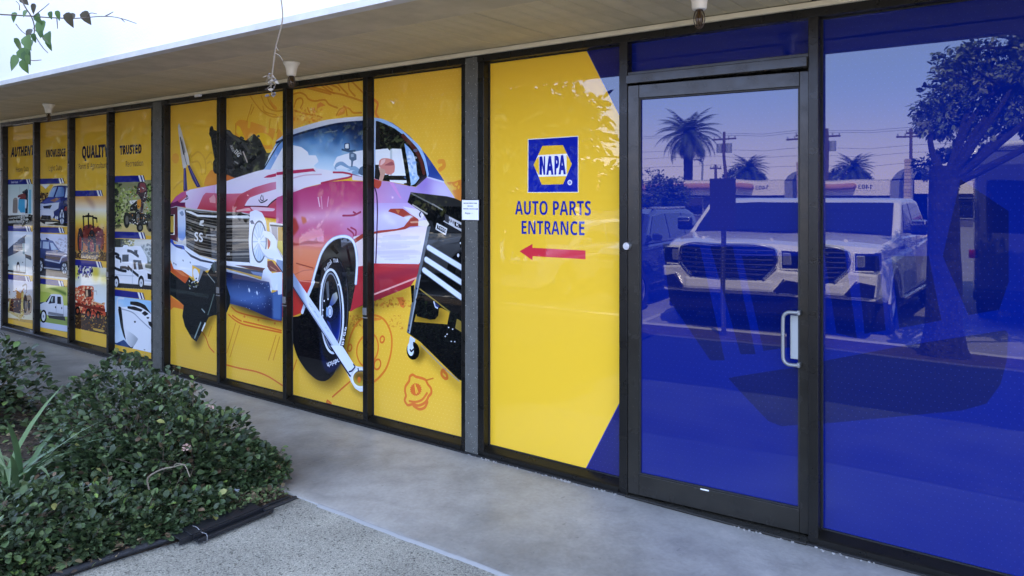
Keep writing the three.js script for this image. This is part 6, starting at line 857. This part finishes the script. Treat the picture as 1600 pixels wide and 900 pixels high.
tree('long low thicket closing the far left end of the parking lot', -50, 18, -0.36, 0.3, 1.2, [[-16, 2.2, 4, 7, 2.6, 3], [-6, 2.2, 1, 7, 2.6, 3], [5, 2.0, -2, 7, 2.4, 3], [14, 1.8, -4, 6, 2.2, 3]], 15000, 0.4, dusky);
tree('round bushy dark tree beyond the parking lot, left in the door reflection', -15.6, 40, -0.36, 0.2, 1.0, [[0, 1.9, 0, 1.9, 1.5, 1.7], [-1.3, 1.6, 0.3, 1.2, 1.2, 1.2], [1.1, 1.6, 0.2, 1.2, 1.2, 1.2]], 7000, 0.16, green);
tree('hazy grey green tree behind the shorter palm', -20.2, 78, -0.36, 0.25, 2.0, [[0, 3.4, 0, 2.2, 1.6, 2], [1.8, 2.8, 0, 1.6, 1.3, 1.6]], 4000, 0.3, [[0.12, 0.14, 0.09], [0.09, 0.11, 0.07]]);

// palms
function palm(label, x, z, h, r, trunkR) {
  const t = thing('palm_tree', label, 'palm tree', [x, -0.36, z], 0);
  const prof = []; for (let k = 0; k <= 26; k++) { const f = k / 26; prof.push([trunkR * (1.15 - 0.2 * f + (f < 0.06 ? 0.3 : 0) + (f > 0.92 ? 0.25 : 0)) * (k % 2 ? 1 : 0.94), f * h]); }
  part('trunk', lathe(prof, 14), M.bark, t);
  const mats = [leafMat(0.05, 0.08, 0.04, 0.6), leafMat(0.07, 0.1, 0.05, 0.6), leafMat(0.14, 0.12, 0.07, 0.8)];
  for (let i = 0; i < 66; i++) {
    const f = i / 66, el = 1.45 - f * 2.25, az = i * 2.39996, L = r * rr(0.85, 1.1) * (f > 0.8 ? 0.75 : 1), pos = [], idx = [], N = 16; let px = 0, py = 0, ang = el;
    const pt = []; for (let k = 0; k <= N; k++) { pt.push([px, py, ang]); px += Math.cos(ang) * L / N; py += Math.sin(ang) * L / N; ang -= 0.075 + 0.03 * Math.cos(el); }
    for (let k = 1; k <= N; k++) { const [a, b, g] = pt[k], len = r * 0.24 * Math.sin(Math.PI * Math.min(0.96, 0.12 + k / N * 0.86)), w = L / N * 0.42; for (const s of [-1, 1]) { const o = pos.length / 3; pos.push(a - w * Math.cos(g), b - w * Math.sin(g), 0, a + w * Math.cos(g), b + w * Math.sin(g), 0, a + Math.cos(g) * len * 0.7, b + Math.sin(g) * len * 0.6 - len * 0.35, s * len * 0.75); idx.push(o, o + 1, o + 2); } }
    const gm = new THREE.BufferGeometry(); gm.setAttribute('position', new THREE.Float32BufferAttribute(pos, 3)); gm.setAttribute('uv', new THREE.Float32BufferAttribute(new Float32Array(pos.length / 3 * 2), 2)); gm.setIndex(idx); gm.computeVertexNormals(); gm.rotateY(az);
    const m = part('frond', gm, mats[f > 0.82 ? 2 : i % 2], t); m.position.set(0, h, 0);
  }
}
palm('tall date palm with a full crown, reflected in the upper left of the door', -20.0, 60, 7.0, 3.15, 0.36);
palm('shorter date palm reflected beside the arch in the blue window', -17.3, 70, 4.15, 2.35, 0.42);
// poles and lamp
function pole(label, x, z, h, arms, group) {
  const t = thing('utility_pole', label, 'utility pole', [x, -0.36, z], 0, group);
  part('pole', new THREE.CylinderGeometry(0.13, 0.19, h, 12).translate(0, h / 2, 0), M.timber, t);
  for (const [y, w] of arms) { const a = part('crossarm', bx(-w / 2, w / 2, y, y + 0.16, -0.09, 0.05, 0.01), M.timber, t); part('insulators', [-0.45, -0.2, 0.2, 0.45].map((f) => new THREE.CylinderGeometry(0.05, 0.06, 0.22, 8).translate(f * w, y + 0.26, 0)), M.steel, a); }
  return t;
}
{ const t = pole('utility pole carrying a transformer behind the pickup cab', -19.55, 70, 8.0, [[7.2, 2.2]]); part('transformer', [new THREE.CylinderGeometry(0.3, 0.3, 0.9, 14).translate(0.45, 6.4, 0), new THREE.CylinderGeometry(0.3, 0.3, 0.9, 14).translate(-0.45, 6.4, 0)], M.steel, t); }
pole('slim utility pole standing beyond the brick pillar', -12.63, 70, 7.7, [[6.9, 2.4], [7.2, 0.8]]);
pole('small far utility pole left of the street lamp', -24.2, 84, 5.2, [[4.7, 1.2]]);
single('overhead_wire', [[7.45, 0], [7.3, 0.6], [5.9, 0.3], [5.2, -0.2], [4.3, 0.1]].map(([y, o]) => tube([[-60, y + 0.4, 70 + o], [-40, y - 0.1, 70 + o], [-19.5, y, 70 + o], [-16, y - 0.22, 70 + o], [-12.6, y, 70 + o], [5, y - 0.3, 70 + o], [20, y + 0.2, 70 + o]], 0.013, 4, 40)), M.black, 'thin overhead wires strung between the utility poles', 'wire');
{ const t = thing('street_lamp', 'street lamp with a curved arm beside the tall palm', 'street lamp', [-18.8, -0.36, 60]); part('post', tube([[0, 0, 0], [0, 3, 0], [0, 4.2, 0], [-0.12, 4.7, 0], [-0.45, 4.9, 0]], 0.085, 8, 30), M.steel, t); part('lamp_head', bx(-0.85, -0.42, 4.84, 4.94, -0.1, 0.1, 0.03), M.steel, t); }
// low commercial building with arches across the street
{
  const z = 50, t = thing('commercial_building', 'low pale commercial building with arches and number 1403 across the street', 'building', [-11, -0.36, z]);
  const X = (x) => x + 11;
  part('wall', bx(X(-34), X(-10.42), 1.9, 2.86, 0, 0.4, 0.01), M.wallFar, t); part('wall', bx(X(-9.0), X(4), 2.0, 2.82, 0, 0.4, 0.01), M.wallFar, t); part('shopfront', bx(X(-34), X(4), 0, 2.0, 0.6, 8, 0), lin(0.10, 0.10, 0.13, 0.6), t);
  for (let k = 0; k < 10; k++) { const x = X(-33 + k * 3.6); const w = part('window', bx(x, x + 2.6, 0.5, 1.8, 0.52, 0.6, 0.01), M.steel, t); part('pane', bx(x + 0.08, x + 2.52, 0.58, 1.72, 0.50, 0.53, 0), M.glassDark, w); }
  const arch = (cx, r, y0) => { const s = new THREE.Shape(); s.moveTo(-r, 0); s.lineTo(-r, y0); s.absarc(0, y0, r, Math.PI, 0, true); s.lineTo(r, 0); s.closePath(); return new THREE.ExtrudeGeometry(s, { depth: 6, bevelEnabled: false, curveSegments: 24 }).translate(X(cx), 0, 0.2); };
  part('arch', arch(-9.35, 1.1, 2.5), M.arch, t); part('arch', arch(-7.9, 1.2, 2.6), M.arch, t);
  const roof = part('roof', [bx(X(-34), X(-12.4), 2.3, 2.7, -0.7, 1.2, 0.2)], M.terracotta, t, 'terracotta tiled awning roof');
  const pil = part('pillar', bx(X(-9.44), X(-9.1), 0, 4.14, -0.9, -0.5, 0.01), M.mortar, t); for (let k = 0; k < 20; k++) part('brick', bx(X(-9.46), X(-9.08), 0.02 + k * 0.205, 0.2 + k * 0.205, -0.93, -0.47, 0.015), M.brick[k % 3], pil);
  const cv = document.createElement('canvas'); cv.width = 512; cv.height = 192; const c = cv.getContext('2d'); c.fillStyle = '#e3d8d0'; c.fillRect(0, 0, 512, 192); c.fillStyle = '#4a4144'; c.font = 'bold 170px sans-serif'; c.fillText('1403', 50, 158); const tx = new THREE.CanvasTexture(cv); tx.colorSpace = THREE.SRGBColorSpace;
  part('number_sign', new THREE.PlaneGeometry(1.3, 0.46).rotateY(Math.PI).translate(X(-11.9), 2.46, -0.012), new THREE.MeshPhysicalMaterial({ map: tx, roughness: 0.8 }), t, 'number 1403 on the pale wall');
  part('roof_slab', bx(X(-34), X(4), 2.86, 2.95, 0.2, 8, 0), M.kerb, t);
}
{ // farther roofs and buildings closing the view
  for (const [x, w, h, label] of [[-46, 20, 3.6, 'long pale building far left across the street'], [14, 22, 4.2, 'wide beige building far right across the street']]) { const t = thing('far_building', label, 'building', [x, -0.36, 58]); part('wall', bx(-w / 2, w / 2, 0, h, 0, 10, 0.02), M.wallFar, t); for (let k = 0; k < 5; k++) { const q = -w / 2 + 1 + k * (w - 2) / 5, f = part('window', bx(q, q + 2.2, 0.8, 2.2, -0.04, 0.02, 0.01), M.steel, t); part('pane', bx(q + 0.1, q + 2.1, 0.9, 2.1, -0.06, -0.03, 0), M.glassDark, f); } part('roof', bx(-w / 2 - 0.2, w / 2 + 0.2, h, h + 0.2, -0.2, 10.2, 0.02), M.terracotta, t); }
}
renderer.render(scene, camera);
